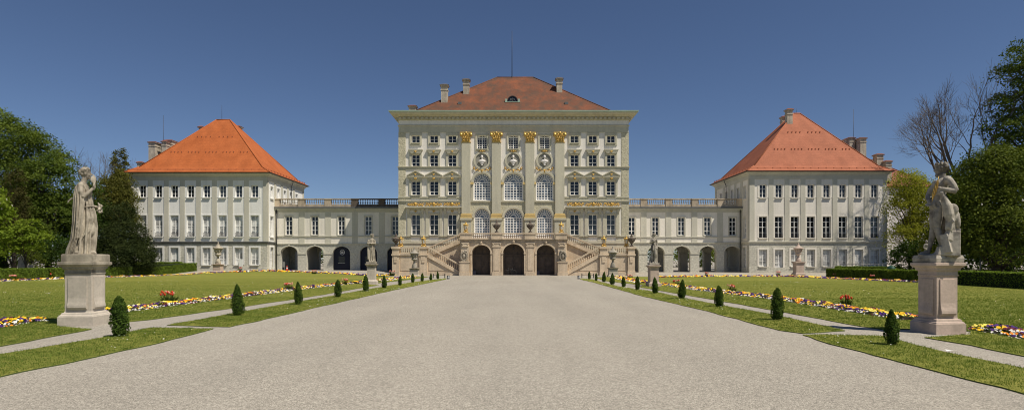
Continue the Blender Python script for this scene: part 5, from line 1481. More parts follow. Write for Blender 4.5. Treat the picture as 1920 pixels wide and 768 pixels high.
def tulips(px, py, hpx, wpx, red, label, seed):
    x, y = G(px, py); g = np.random.default_rng(seed); h = hpx * y / FPX; w = wpx * y / FPX / 2
    z = ground_z(x, y)
    T = thing('tulip_clump', label, 'tulips', (x, y, z), 0, 'tulip clumps in the flower borders')
    n = 42; a = g.random(n) * 2 * PI; rr = w * np.sqrt(g.random(n))
    mb = MB(); fl = MB()
    for i in range(n):
        bx, by = rr[i] * .45 * math.cos(a[i]), rr[i] * .45 * math.sin(a[i]); tx, ty = rr[i] * math.cos(a[i]), rr[i] * math.sin(a[i]); hh = h * g.uniform(.4, .72)
        k = g.uniform(0, PI); dx, dy = .03 * math.cos(k), .03 * math.sin(k)
        mb.add([(x + bx - dx, y + by - dy, z), (x + bx + dx, y + by + dy, z), (x + (bx + tx) / 2 + dx, y + (by + ty) / 2 + dy, z + hh * .6), (x + tx * 1.15, y + ty * 1.15, z + hh), (x + (bx + tx) / 2 - dx, y + (by + ty) / 2 - dy, z + hh * .6)], [(0, 1, 2, 3, 4)])
    for i in range(15):
        aa = g.random() * 2 * PI; r_ = w * .85 * math.sqrt(g.random()); tx, ty = r_ * math.cos(aa), r_ * math.sin(aa); hh = h * g.uniform(.72, .97)
        mb.tube([(x + tx * .5, y + ty * .5, z), (x + tx, y + ty, z + hh)], .010, 4, False, False)
        fl.k = 0 if g.random() < red else 1
        fl.lathe([(.012, -.03), (.036, 0), (.040, .035), (.026, .075), (.012, .085)], (x + tx, y + ty, z + hh), 6)
    mb.build('leaves', MT['bed_leaf'], T); fl.build('tulip_heads', [MT['p_red'], MT['p_pink']], T)

def hedge(p0, p1, width, h, label, seed, m='hedge'):
    g = np.random.default_rng(seed); p0 = Vector((p0[0], p0[1])); p1 = Vector((p1[0], p1[1])); L = (p1 - p0).length; d = (p1 - p0) / L; nrm = Vector((-d.y, d.x))
    if nrm.y > 0: nrm = -nrm                # front faces the camera
    z0 = 0
    n = int((L * (width + 2 * h) + 2 * width * h) * 330)
    u = g.random(n) * L; pick = g.random(n); v = g.random(n); C = np.zeros((n, 3))
    top = pick < .34; front = (pick >= .34) & (pick < .9); back = pick >= .9
    off = np.where(top, v * width, np.where(front, 0, width)); z = np.where(top, h, v * h)
    bump = .035 * np.sin(u * 2.7 + seed) + .03 * np.sin(u * 6.1 + z * 5) + g.normal(0, .025, n)
    off = off + np.where(front, -bump, np.where(back, bump, 0)); z = z + np.where(top, bump * .7, 0)
    end = g.random(n) < (2 * width / (L + 2 * width)) * .5
    uu = np.where(end, np.where(g.random(n) < .5, 0, L) + bump, u); offe = np.where(end, g.random(n) * width, off); ze = np.where(end, g.random(n) * h, z)
    gzv = np.array([ground_z(p0.x + d.x * t, p0.y + d.y * t) for t in uu])
    C[:, 0] = p0.x + d.x * uu - nrm.x * offe; C[:, 1] = p0.y + d.y * uu - nrm.y * offe; C[:, 2] = ze + gzv
    out = np.zeros((n, 3)); out[front] = (nrm.x * .7, nrm.y * .7, .25); out[top] = (0, 0, .9); out[back] = (-nrm.x, -nrm.y, .2)
    T = thing('clipped_hedge', label, 'hedge', (p0.x, p0.y, 0), 0, 'clipped hedges round the lawns')
    link('foliage', np_mesh('foliage', leaf_quads(C, .12, .2, out, .65), 4, MT[m]), T)
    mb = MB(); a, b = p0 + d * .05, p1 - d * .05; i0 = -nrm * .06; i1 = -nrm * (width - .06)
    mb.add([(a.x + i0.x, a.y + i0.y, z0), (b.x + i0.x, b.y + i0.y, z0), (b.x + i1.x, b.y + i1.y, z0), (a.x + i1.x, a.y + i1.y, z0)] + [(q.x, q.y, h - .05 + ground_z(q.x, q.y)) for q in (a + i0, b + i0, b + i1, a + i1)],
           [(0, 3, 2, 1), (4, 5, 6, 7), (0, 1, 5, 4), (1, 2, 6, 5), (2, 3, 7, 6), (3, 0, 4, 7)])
    mb.build('shaded_core', MT['hedge_core'], T)
    return T

def crown_points(g, blobs, ncl, nl, cr, flat=.5, shell=.55):
    B = np.array(blobs); wgt = (B[:, 3] * B[:, 4] * B[:, 5]) ** (2 / 3); wgt /= wgt.sum()
    k = g.choice(len(B), ncl, p=wgt)
    d = g.normal(size=(ncl, 3)); d /= np.linalg.norm(d, axis=1, keepdims=True)
    d[:, 2] = np.where((d[:, 2] < -.35) & (g.random(ncl) < .6), -d[:, 2], d[:, 2])
    r = shell + (1.03 - shell) * g.random(ncl) ** .6
    c = B[k, :3] + d * B[k, 3:6] * r[:, None]
    s = cr * g.uniform(.55, 1.35, ncl)
    P = c[:, None, :] + g.normal(size=(ncl, nl, 3)) * s[:, None, None] * np.array([1, 1, flat])
    # drooping tips
    P[:, :, 2] -= .25 * (((P[:, :, :2] - c[:, None, :2]) ** 2).sum(2)) / s[:, None]
    out = np.repeat(d * .7, nl, 0)
    return c, P.reshape(-1, 3), out
def tree(name, label, base, blobs, ncl, nl, cr, leaf, m, trunk_r, seed, cat='tree', group=None, flat=.45, shell=.55, up=.5, bark='bark', nlimb=26, blossom=0, zmin=.3, tdir=None, fork=.35):
    """trunk, limbs to the leaf clumps, crown of single leaves"""
    g = np.random.default_rng(seed)
    T = thing(name, label, cat, base, 0, group)
    c, P, out = crown_points(g, blobs, ncl, nl, cr, flat, shell)
    ok = P[:, 2] > zmin; P, out = P[ok], out[ok]
    link('crown', np_mesh('crown', leaf_quads(P, leaf, up, out), 4, MT[m]), T)
    mb = MB(); bx, by, bz = base
    top = max(b[2] for b in blobs); zlo = min(b[2] - b[5] for b in blobs)
    B0 = max(blobs, key=lambda b: b[3] * b[4] * b[5])
    tx, ty = (B0[0], B0[1])
    zt = bz + (top - bz) * .92
    stem = [(bx, by, bz - .1), (bx + (tx - bx) * .1, by, bz + (zt - bz) * .25), (bx + (tx - bx) * .4, by + (ty - by) * .4, bz + (zt - bz) * .55), (tx, ty, zt)]
    mb.tube(stem, [trunk_r * 1.25, trunk_r, trunk_r * .62, trunk_r * .12], 9)
    for i in g.choice(len(c), min(nlimb, len(c)), replace=False):
        q = c[i]; f = np.clip((q[2] - bz) / (zt - bz) - fork * g.uniform(.5, 1.1), .12, .85)
        seg = f * 3; a = min(2, int(seg)); tt = seg - a
        s0 = Vector(stem[a]).lerp(Vector(stem[a + 1]), tt); e = Vector(q)
        mid = s0.lerp(e, .5) + Vector((0, 0, (e - s0).length * .10))
        r0 = trunk_r * (.42 * (1 - f) + .12)
        mb.tube([s0, mid, e], [r0, r0 * .6, r0 * .15], 6)
    mb.build('trunk', MT[bark], T)
    if blossom:
        k = g.integers(0, len(c), blossom); bl = MB()
        for i in k:
            q = c[i] + g.normal(0, .25, 3); 
            bl.lathe([(.02, 0), (.07, .04), (.055, .14), (.015, .24)], (q[0], q[1] - .25, q[2] + .1), 6)
        bl.build('blossom_candles', MT['blossom'], T)
    return T
def bare_tree(label, base, h, spread, seed, r0=.3, levels=6, name='bare_tree', m='bark_grey', nmain=5, buds=0, group=None, fork=.3):
    """leafless crown: a forked trunk whose limbs divide down to fine twigs"""
    rnd = random.Random(seed); mb = MB(); tips = []
    def grow(p, d, L, r, lev):
        n = 4; pts = [p]; q = p.copy(); dd = d.copy()
        for i in range(n):
            dd = (dd + Vector((rnd.gauss(0, .12), rnd.gauss(0, .12), .06 + rnd.gauss(0, .06)))).normalized(); q = q + dd * L / n; pts.append(q.copy())
        r1 = r * (.72 if lev < 3 else .6)
        mb.tube(pts, [r + (r1 - r) * i / n for i in range(n + 1)], 6 if lev < 3 else 4 if lev < 5 else 3, True, False)
        if lev >= levels: tips.append(q); return
        k = 2 if lev < 2 else 3 if lev < levels - 1 else 7
        for j in range(k):
            ax = dd.orthogonal().normalized(); ax.rotate(Matrix.Rotation(rnd.uniform(0, 2 * PI), 3, dd)); ang = rnd.uniform(.35, .75) if j else rnd.uniform(.08, .3)
            nd = dd.copy(); nd.rotate(Matrix.Rotation(ang, 3, ax)); o = pts[-1] if j < 2 else pts[rnd.choice((2, 3))]
            grow(o.copy(), nd, L * rnd.uniform(.62, .86), max(.012, r1 * (.95 if j == 0 else .66)), lev + 1)
    T = thing(name, label, 'tree', base, 0, group)
    b = Vector(base); mb.tube([b - Vector((0, 0, .1)), b + Vector((.1, 0, h * fork * .6)), b + Vector((.0, 0, h * fork * 1.02))], [r0 * 1.25, r0, r0 * .9], 9)
    top = b + Vector((0, 0, h * fork))
    for i in range(nmain):
        a = 2 * PI * (i + rnd.uniform(-.2, .2)) / nmain; lean = spread * rnd.uniform(.7, 1.15)
        grow(top.copy(), Vector((math.cos(a) * lean, math.sin(a) * lean, 1)).normalized(), h * .235, r0 * .62, 1)
    mb.build('branches', MT[m], T)
    if buds and tips:
        C = np.array([tuple(t) for t in tips]); C = np.repeat(C, buds, 0) + rng.normal(0, .28, (len(C) * buds, 3))
        link('opening_leaves', np_mesh('opening_leaves', leaf_quads(C, .13, .3), 4, MT['olive_leaf']), T)
    return T
# ------------------------------------------------------------------ ground
def sheet(name, polys, z, m, kind='structure', fringe=None):
    mb = MB()
    for poly in polys:
        n = len(poly); mb.add([(x, y, z + ground_z(x, y)) for x, y in poly], [tuple(range(n))])
    me = mb.mesh(name, MT[m])
    bm = bmesh.new(); bm.from_mesh(me); bmesh.ops.triangulate(bm, faces=bm.faces)
    # a shallow turf edge down to the gravel
    bm.to_mesh(me); bm.free()
    o = link(name, me); tag(o, kind=kind)
    e = MB()
    for poly in polys:
        n = len(poly)
        for i in range(n):
            (xa, ya), (xb, yb) = poly[i], poly[(i + 1) % n]
            e.quad((xa, ya, -.02 + ground_z(xa, ya)), (xb, yb, -.02 + ground_z(xb, yb)), (xb, yb, z + ground_z(xb, yb)), (xa, ya, z + ground_z(xa, ya)))
    eo = e.build('turf_edge', MT['turf_edge'], o)
    return o
def wavy(pts, amp=.03, step=.35, seed=0):
    """hand cut edge: subdivide a ground polyline and let it wander a little"""
    r = random.Random(seed); out = []
    n = len(pts)
    for i in range(n):
        a, b = Vector(pts[i]), Vector(pts[(i + 1) % n]); L = (b - a).length
        k = max(1, min(60, int(L / step)))
        d = (b - a) / max(L, 1e-6); nn = Vector((-d.y, d.x))
        for j in range(k):
            t = j / k
            w = 0 if j == 0 else amp * (r.uniform(-1, 1) + .8 * math.sin(t * L * 1.7 + seed))
            p = a.lerp(b, t) + nn * w; out.append((p.x, p.y))
    return out
def build_ground():
    xs = [-700, -300, -150, -90] + [-70 + 2 * i for i in range(14)] + list(np.arange(-42, 42.1, 1.0)) + [44 + 2 * i for i in range(14)] + [90, 150, 300, 700]
    ys = [-60, -20, 0, 10, 20, 30, 40, 50, 60, 66, 70, 72, 74] + list(np.arange(75, 87.1, .75)) + [90, 95, 100, 110, 130, 160, 220, 300, 600, 1500]
    vs = [(x, y, ground_z(x, y)) for y in ys for x in xs]; nx = len(xs)
    fs = [(j * nx + i, j * nx + i + 1, (j + 1) * nx + i + 1, (j + 1) * nx + i) for j in range(len(ys) - 1) for i in range(nx - 1)]
    me = bpy.data.meshes.new('gravel_ground'); me.from_pydata(vs, [], fs); me.materials.append(MT['gravel']); tag(link('gravel_ground', me), kind='structure')
    g = lambda *P: [G(*p) for p in P]
    left_a = [(-8.85, 2.0), (-8.85, 5.0)] + g((0, 707), (150, 676), (309, 640.5), (400, 616.5), (280, 614.8), (205, 630.5), (111, 646.5), (0, 664.5)) + [(-11.2, 5.0), (-11.2, 2.0)]
    left_b = g((431, 613), (520, 593.5), (600, 574.8), (680, 556.8), (743, 542.8), (835, 523.6), (838, 521.2), (800, 525.2), (743, 533), (691.7, 541.8), (600, 558.4), (437, 587), (389, 596.8), (330, 606.5), (313, 609.6))
    left_main = [(-12.6, 5)] + g((0, 649.8), (90, 632.5), (171.5, 617.3), (110, 612.5), (112, 605.5), (196, 604.5), (208, 606.5), (280, 599.6), (438.6, 577.4), (551.7, 560.8), (600, 553.3), (680, 539.2), (710, 534.6), (690, 532.6), (706, 531), (769, 523.9), (800, 519.4), (806, 518.0), (735, 518.5), (650, 515.2), (500, 513.6), (370, 515), (150, 521), (0, 527)) + [(-66, 52), (-66, 5)]
    right_a = [(7.55, 2.0), (7.55, 5)] + g((1920, 739), (1760, 698), (1640, 667), (1540, 640.3), (1505, 628.3), (1540, 627.4), (1656, 630), (1697, 641.5), (1780, 662), (1920, 691)) + [(9.4, 7), (9.4, 2)]
    right_b = g((1505, 625.3), (1462, 619.6), (1390, 600.3), (1320, 581.8), (1203, 554.6), (1111.6, 528.8), (1089, 523.8), (1087, 521.6), (1110, 523.2), (1131.6, 529.4), (1160, 536.6), (1225, 546.2), (1320, 566), (1446, 589.2), (1557, 613), (1584, 620.3), (1540, 623.4))
    right_main = g((1920, 668.4), (1820, 647.5), (1733, 633), (1820, 627.5), (1822, 621), (1700, 617), (1660, 618.6), (1600, 609.6), (1540, 598), (1445.8, 581), (1320, 558.6), (1239, 545), (1200, 538.3), (1206, 534.5), (1134.5, 526.5), (1118, 520.5), (1150, 517.5), (1238, 519), (1320, 518), (1484, 518), (1548, 521.5), (1716, 528.5), (1820, 534.5), (1920, 541)) + [(58, 36), (58, 5), (10.6, 5)]
    W = lambda p, s: wavy(p, .028, .4, s)
    A, B, C_, D_, E, F_ = W(left_a, 1), W(left_b, 2), W(left_main, 3), W(right_a, 4), W(right_b, 5), W(right_main, 6)
    sheet('grass_strip', [A], .022, 'lawn'); sheet('grass_strip', [B], .022, 'lawn'); sheet('lawn', [C_], .022, 'lawn')
    sheet('grass_strip', [D_], .022, 'lawn'); sheet('grass_strip', [E], .022, 'lawn'); sheet('lawn', [F_], .022, 'lawn')
    # blades near the camera
    parts = []
    for poly in (A, B, C_, D_, E, F_):
        Q = poly_pts(poly, 120)
        d = Q[:, 1]
        near = (d > 6) & (rng.random(len(d)) < np.clip((60 - d) / 34, 0, 1)) & (np.abs(Q[:, 0]) < d * .92 + 1)
        Q = Q[near]; d = Q[:, 1]
        rep = np.clip((900 / 120) * np.clip((17 / d) ** 2.2, .05, 1.0), 1, 8).astype(int)
        Q = np.repeat(Q, rep, 0) + rng.normal(0, .06, (rep.sum(), 2))
        parts.append(Q)
    Q = np.concatenate(parts)
    V = blades(Q, .042, .012)
    V2 = V.reshape(-1, 3, 3); s = np.clip(V2[:, :1, 1:2] / 17, .8, 2.0); ctr = V2[:, :2].mean(1, keepdims=True); V2[:, :2] = ctr + (V2[:, :2] - ctr) * s
    o = link('grass', np_mesh('grass', V2.reshape(-1, 3), 3, MT['blade'])); tag(o, 'short mown grass on the lawns and verges', 'grass', kind='stuff')
    # daisies
    cs = []
    for poly, dens, dmax in ((A, 6, 60), (B, 6, 70), (C_, .9, 60), (D_, 6, 60), (E, 6, 70), (F_, .9, 60)):
        Q = poly_pts(poly, dens)
        k = np.sin(Q[:, 0] * 1.3 + 2) * np.sin(Q[:, 1] * .9) + .6 * np.sin(Q[:, 0] * .4 - Q[:, 1] * .53) + rng.normal(0, .5, len(Q))
        Q = Q[(k > .75) & (Q[:, 1] < dmax)]; cs.append(Q)
    Q = np.concatenate(cs); n = len(Q)
    C3 = np.stack([Q[:, 0], Q[:, 1], np.full(n, .075)], 1)
    N = np.stack([rng.normal(0, .25, n), rng.normal(-.3, .25, n), np.ones(n)], 1)
    o = link('daisies', np_mesh('daisies', discs(C3, np.full(n, .017) * rng.uniform(.7, 1.2, n) * np.clip(Q[:, 1] / 24, 1, 1.5), N), 6, MT['p_white'])); tag(o, 'tiny white daisies scattered over the grass', 'daisies', kind='stuff')
    # meadow beyond the palace and the darker soil under the trees
    mb = MB(); mb.quad((-400, 112, .06), (400, 112, .06), (400, 700, .06), (-400, 700, .06)); tag(mb.build('meadow', MT['lawn']), kind='structure')
    def strip(pts, m, name):
        mb = MB()
        for (a, b), (c, d) in zip(pts[:-1], pts[1:]):
            mb.quad((a[0], a[1], ground_z(*a) + .015), (c[0], c[1], ground_z(*c) + .015), (d[0], d[1], ground_z(*d) + .015), (b[0], b[1], ground_z(*b) + .015))
        tag(mb.build(name, MT[m]), kind='structure')
    strip([((-66, 52.5), (-150, 60)), ((-54.5, 59.5), (-150, 80)), ((-50, 68), (-140, 100)), ((-47.5, 76), (-130, 110)), ((-55.5, 82), (-120, 120))], 'soil', 'woodland_floor')
    strip([((62, 35.5), (170, 40)), ((43, 52.5), (150, 80)), ((37, 58), (140, 90)), ((38.5, 65), (120, 95)), ((45.5, 76), (110, 105)), ((54, 82.5), (90, 115))], 'soil', 'woodland_floor')

# ------------------------------------------------------------------ background buildings
def build_rear():
    P = thing('rear_wing', 'rear wing with brown red roof and pale chimneys behind the bright orange roof', 'building', (-61, 104, 0), group='rear wings behind the pavilions')
    m = MB(); m.box(-68.2, -50, 104, 118, -.2, 15.2); m.build('wall', MT['plaster_grey'], P)
    ro = roof(P, -68.2, -50, 104, 118, 15.2, .5, -60, -56, 111, 23.4, 'tile_red', kick=.8, kz=.3)
    for px, yt, w, dd, d in ((291.5, 266.5, 12, 2.2, 105.6), (311, 264.5, 8.5, 1.2, 105.4), (322, 263.5, 14, 2.4, 107.2)): chimney(ro, WX(px, d), d, 17, WZ(yt, d), w * d / FPX, dd)
    chimney(ro, WX(264, 104.8), 104.8, 15.8, WZ(303, 104.8), .85, .8); mast(ro, WX(306.3, 108), 108, 18, WZ(216, 108), .05)
    P = thing('rear_wing', 'rear wing with dark brown roof and a row of chimneys behind the dull red roof', 'building', (60, 104, 0), group='rear wings behind the pavilions')
    m = MB(); m.box(46, 75, 104, 118, -.2, 15.0); m.build('wall', MT['plaster'], P)
    ro = roof(P, 46, 75, 104, 118, 15.0, .5, 52, 62.5, 111, 23.0, 'tile_back', kick=.8, kz=.3)
    for px, yt, w, dd, d in ((1591.5, 258.5, 10, 2.2, 106.5), (1612, 259, 11, 2.2, 105.2), (1646.5, 288.5, 12, 1.2, 105.6), (1663, 301, 11, 1.0, 104.6)): chimney(ro, WX(px, d), d, 16, WZ(yt, d), w * d / FPX, dd)
    mast(ro, WX(1600.3, 108), 108, 18, WZ(205, 108), .05)

# ------------------------------------------------------------------ small things
def build_small():
    st, D, ZR, ZLR, sx = STAIR
    y = D + .1
    u = None
    specs_u = [(742.2, ZLR + .08, 'dark stone urn on the outer stair pier in front of the shadowed gallery'), (931.2, ZR + .03, 'dark lidded urn on the terrace between the shaded door and the wide middle door'),
               (994.4, ZR + .03, 'dark lidded urn on the terrace above the pier with no blue bin beside it'), (1184.5, ZLR + .08, 'dark stone urn on the outer stair pier in front of the sunlit gallery')]
    specs_u[1] = (931.2, ZR + .03, 'dark lidded urn on the terrace pedestal towards the stair flight of the shadowed gallery side')
    specs_u[2] = (994.4, ZR + .03, 'dark lidded urn on the terrace pedestal towards the stair flight of the sunlit gallery side')
    for px, z, lab in specs_u:
        loc = (sx(px), y, z)
        if u is None: u = make_stair_urn(loc, lab)
        else: dup(u, loc, 0, lab)
    l = None
    for px, z, yy, lab in ((749.8, ZLR + .08, y + .55, 'golden lantern close behind the dark urn before the shadowed gallery'), (794.2, ZLR + .08, y, 'golden lantern on the stair landing pier of the shadowed gallery side'), (873.3, ZR + .03, y, 'golden lantern on the terrace corner towards the shadowed gallery'),
                          (1052.4, ZR + .03, y, 'golden lantern on the terrace corner towards the sunlit gallery'), (1132.4, ZLR + .08, y, 'golden lantern on the stair landing pier of the sunlit gallery side'), (1176.4, ZLR + .08, y + .55, 'golden lantern close behind the dark urn before the sunlit gallery')):
        loc = (sx(px), yy, z)
        if l is None: l = make_lantern(loc, lab)
        else: dup(l, loc, 0, lab)
    # pedestals with statues
    xl, yl = G(139, 611.8); d = yl + .52
    ped = build_pedestal((-13.28, 18.22, 0), .10, .505, 1.96, 'pedestal', 'pale marble pedestal with cracked front panel under the goddess statue')
    build_goddess((-13.26, 18.22, 1.96), .10)
    build_pedestal((11.72, 16.20, 0), .12, .445, 1.95, 'pedestal_pink', 'pinkish stone pedestal under the statue of the crowned man')
    build_jupiter((11.72, 16.20, 1.95), .12)
    x, yy = G(694.5, 532.8); yy += .42
    build_pedestal((x, yy, 0), 0.05, .46, 1.70, 'pedestal', 'pale pedestal under the bearded statue wrapped in a mantle', False); build_small_statue((x, yy, 1.70), 0, 'white statue of a mantled bearded man before the dark arches', 0)
    x, yy = G(1227.5, 536.8); yy += .42
    build_pedestal((x, yy, 0), 0.08, .46, 1.62, 'pedestal_pink', 'small pinkish pedestal under the slim youth statue', False); build_small_statue((x, yy, 1.62), 0, 'slim grey statue of a youth in front of the open sunlit arches', 1)
    for px, d, top, hv, lab1, lab2, m in ((777, 69, 502, 39, 'pedestal of the vase before the shadowed stair side', 'grey lidded vase on a pedestal before the stair on the shadowed gallery side', 'old_stone'), (1149, 69, 501, 40, 'pedestal of the vase before the sunlit stair side', 'grey lidded vase on a pedestal before the stair on the sunlit gallery side', 'old_stone'),
                                     (409, 79.5, 494.5, 42, 'pedestal of the vase before the pavilion with the bright orange roof', 'pale lidded vase standing before the pavilion with the bright orange roof', 'statue'), (1497, 74.5, 490, 35, 'pedestal of the vase before the pavilion with the dull red roof', 'reddish grey lidded vase standing before the pavilion with the dull red roof', 'pedestal_pink')):
        x = WX(px, d); zt = WZ(top, d); g0 = ground_z(x, d)
        build_pedestal((x, d, g0), 0, .62, zt - g0, 'pedestal_pink' if m != 'old_stone' else 'pedestal', lab1, False)
        build_vase((x, d, zt), hv * d / FPX, 9.2 * d / FPX, m, lab2, 'lidded vases on pedestals')
    # far statue between the trees, stone bollards, sign posts
    d = 52; x = WX(1737, d)
    T = thing('marble_statue', 'small distant boy statue standing between the trees behind the big eagle statue', 'statue', (x, d, 0))
    b = MB(); b.box(x - .3, x + .3, d - .3, d + .3, 0, 1.95); b.box(x - .36, x + .36, d - .36, d + .36, 1.95, 2.05); b.build('plinth', MT['statue_dark'], T)
    mb = MB(); z = 2.04
    mb.tube([(x - .1, d, z), (x - .1, d, z + .45), (x - .05, d, z + .85)], [.06, .08, .12], 8); mb.tube([(x + .12, d, z), (x + .1, d - .08, z + .45), (x + .04, d, z + .85)], [.06, .08, .12], 8)
    mb.tube([(x, d, z + .8), (x, d, z + 1.05), (x, d, z + 1.32)], [.15, .14, .17], 9); mb.ell((x, d, z + 1.32), (.2, .12, .1)); mb.tube([(x, d, z + 1.35), (x, d, z + 1.5)], .06, 7); mb.ell((x, d, z + 1.6), (.1, .11, .14))
    mb.tube([(x - .18, d, z + 1.32), (x - .25, d, z + 1.05), (x - .1, d - .15, z + .9)], [.06, .05, .04], 7); mb.tube([(x + .18, d, z + 1.32), (x + .26, d, z + 1.08), (x + .22, d - .1, z + .8)], [.06, .05, .04], 7); mb.box(x - .25, x + .25, d - .22, d + .2, 1.98, z + .06)
    link('figure', sculpt('figure', mb, .025, 1, 'statue_dark'), T)
    d = 62; x = WX(41, d); T = thing('stone_pillar', 'worn square stone pillar with a low slab standing behind the hedge under the trees', 'stone pillar', (x, d, 0))
    b = MB(); b.taper(x, d, -.1, 2.3, .27, .27, .19, .19); b.taper(x, d, 2.3, 2.42, .19, .19, .10, .10); b.build('shaft', MT['old_stone'], T); b = MB(); b.box(x + .1, x + .95, d - .3, d + .3, -.1, 1.52); b.build('slab', MT['old_stone'], T)
    x, yy = G(96.5, 521.5); T = thing('stone_post', 'pale square stone post in the gap between two hedges', 'stone post', (x, yy, 0)); b = MB(); b.box(x - .24, x + .24, yy - .2, yy + .2, -.1, 1.02); b.build('shaft', MT['pedestal'], T); b = MB(); b.box(x - .28, x + .28, yy - .24, yy + .24, 1.02, 1.14); b.build('cap', MT['pedestal'], T)
    d = 58; x = WX(1838, d); T = thing('sign_post', 'thin grey post with a small pale board in front of the dark trees', 'sign post', (x, d, 0)); b = MB(); b.tube([(x, d, 0), (x, d, 2.5)], .05, 8); b.build('post', MT['grey_metal'], T); b = MB(); b.box(x - .25, x + .25, d - .12, d - .06, 2.38, 2.62); b.build('board', MT['sign_white'], T)
    d = 80.6; x = WX(451.5, d); g0 = ground_z(x, d); T = thing('notice_board', 'white notice board on a thin post before the pale pavilion wall', 'notice board', (x, d, g0)); b = MB(); b.tube([(x - .35, d, g0), (x - .35, d, g0 + 1.7)], .05, 8); b.build('post', MT['grey_metal'], T); b = MB(); b.box(x - .25, x + .28, d - .05, d + .02, g0 + .75, g0 + 1.75); b.build('board', MT['sign_white'], T)
    x, d = WX(538, 83.5), 83.5; g0 = ground_z(x, d); T = thing('traffic_cone', 'red and white traffic cone beside the first open arch', 'traffic cone', (x, d, g0)); b = MB(); b.box(x - .2, x + .2, d - .2, d + .2, g0, g0 + .05); b.lathe([(.15, .05), (.12, .28)], (x, d, g0), 12); b.build('body', MT['red_plastic'], T); b = MB(); b.lathe([(.12, .28), (.09, .45)], (x, d, g0), 12); b.build('reflective_band', MT['sign_white'], T); b = MB(); b.lathe([(.09, .45), (.04, .72)], (x, d, g0), 12); b.build('tip', MT['red_plastic'], T)
    x, d = WX(530, 86.4), 86.5; T = thing('information_stand', 'grey information stand inside the first open arch', 'stand', (x, d, .43)); b = MB(); b.box(x - .3, x + .3, d - .04, d + .04, .95, 1.75); b.build('board', MT['grey_metal'], T); b = MB(); b.box(x - .26, x - .2, d - .03, d + .03, .43, .95); b.box(x + .2, x + .26, d - .03, d + .03, .43, .95); b.build('frame', MT['grey_metal'], T)
    # barriers at the ends of the grass strips
    for pb, posts, lab in ((840.6, (812.3, 834), 'low post and rail barrier ending the grass strip on the shadowed gallery side'), (1085.2, (1091, 1113), 'low post and rail barrier ending the grass strip on the sunlit gallery side')):
        d = 65.0; x = WX(pb, 61.5); T = thing('litter_bin', 'small grey litter bin at the end of the ' + ('shadowed' if pb < 900 else 'sunlit') + ' side grass strip', 'litter bin', (x, 61.5, 0))
        b = MB(); b.lathe([(.13, 0), (.14, .05), (.14, .34)], (x, 61.5, 0), 12); b.build('drum', MT['grey_metal'], T); b = MB(); b.lathe([(.155, .33), (.155, .37), (.13, .38)], (x, 61.5, 0), 12); b.build('rim', MT['iron'], T)
        T = thing('post_barrier', lab, 'barrier', (WX(posts[0], d), d, 0))
        for p in posts: b = MB(); xx = WX(p, d); b.box(xx - .045, xx + .045, d - .045, d + .045, 0, .42); b.lathe([(.06, .42), (.06, .45), (.01, .49)], (xx, d, 0), 8); b.build('post', MT['iron'], T)
        b = MB(); xa, xb = WX(posts[0], d), WX(posts[1], d); b.tube([(xa + (xb - xa) * t, d, .36 - .07 * math.sin(PI * t)) for t in [i / 8 for i in range(9)]], .018, 5); b.build('rail', MT['iron'], T)
    # bicycle leaning before the middle door
    x0, yb = sx(956), D + .55
    T = thing('bicycle', 'dark bicycle leaning before the wide middle door', 'bicycle', (x0, yb, 0))
    f = MB(); ww = .33; xa, xb = x0 - .5, x0 + .52
    for p, q in (((xa, .33), (x0 - .1, .33)), ((x0 - .1, .33), (x0 - .22, .86)), ((x0 - .1, .33), (xb - .22, .8)), ((x0 - .2, .78), (xb - .22, .82)), ((xa, .33), (x0 - .2, .78)), ((xb, .33), (xb - .24, .98))): f.tube([(p[0], yb, p[1]), (q[0], yb, q[1])], .02, 6)
    f.build('frame', MT['iron'], T)
    for xc in (xa, xb):
        w = MB(); w.tube([(xc + ww * math.cos(a), yb, ww + .01 + ww * math.sin(a)) for a in [i * PI / 12 for i in range(25)]], .022, 6, True, False)
        for k in range(6): a = k * PI / 6; w.tube([(xc - ww * math.cos(a), yb, ww - ww * math.sin(a)), (xc + ww * math.cos(a), yb, ww + ww * math.sin(a))], .005, 3, False, False)
        w.build('wheel', MT['iron'], T)
    s = MB(); s.ell((x0 - .23, yb, .9), (.13, .07, .04)); s.build('saddle', MT['iron'], T); h = MB(); h.tube([(xb - .26, yb - .25, 1.0), (xb - .22, yb, 1.0), (xb - .26, yb + .25, 1.0)], .016, 6); h.build('handlebar', MT['iron'], T)
    # bins beside the doors
    for px, lab in ((888.5, 'dark blue bin in the doorway towards the shadowed gallery'), (1009.3, 'dark blue bin in the doorway towards the sunlit gallery')):
        x = sx(px); b = MB(); yb = D + 1.0; T = thing('blue_bin', lab, 'bin', (x, yb, 0)); b.taper(x, yb, .04, .55, .17, .16, .22, .2); b.build('body', MT['navy'], T); b = MB(); b.box(x - .25, x + .25, yb - .22, yb + .22, .55, .61); b.build('lid', MT['navy'], T)
    # low sloping rack behind the hedge by the pavilion, green cover
    d = 80.5; T = thing('glazed_frame', 'low row of slanting pale frames along the pavilion foot behind the hedge', 'cold frame', (WX(1572, d), d, 0)); xa, xb = WX(1571, d), WX(1672, d)
    b = MB(); b.box(xa, xb, d - .6, d + .6, 0, 1.0); b.build('box', MT['zinc'], T); b = MB()
    for k in range(15): x = xa + (xb - xa) * k / 14; b.tube([(x, d - .65, .95), (x + .35, d + .1, 1.45)], .03, 5)
    b.tube([(xa + .35, d + .1, 1.45), (xb + .35, d + .1, 1.45)], .035, 5); b.tube([(xa, d - .65, .97), (xb, d - .65, .97)], .03, 5); b.build('slanting_bars', MT['grey_metal'], T)
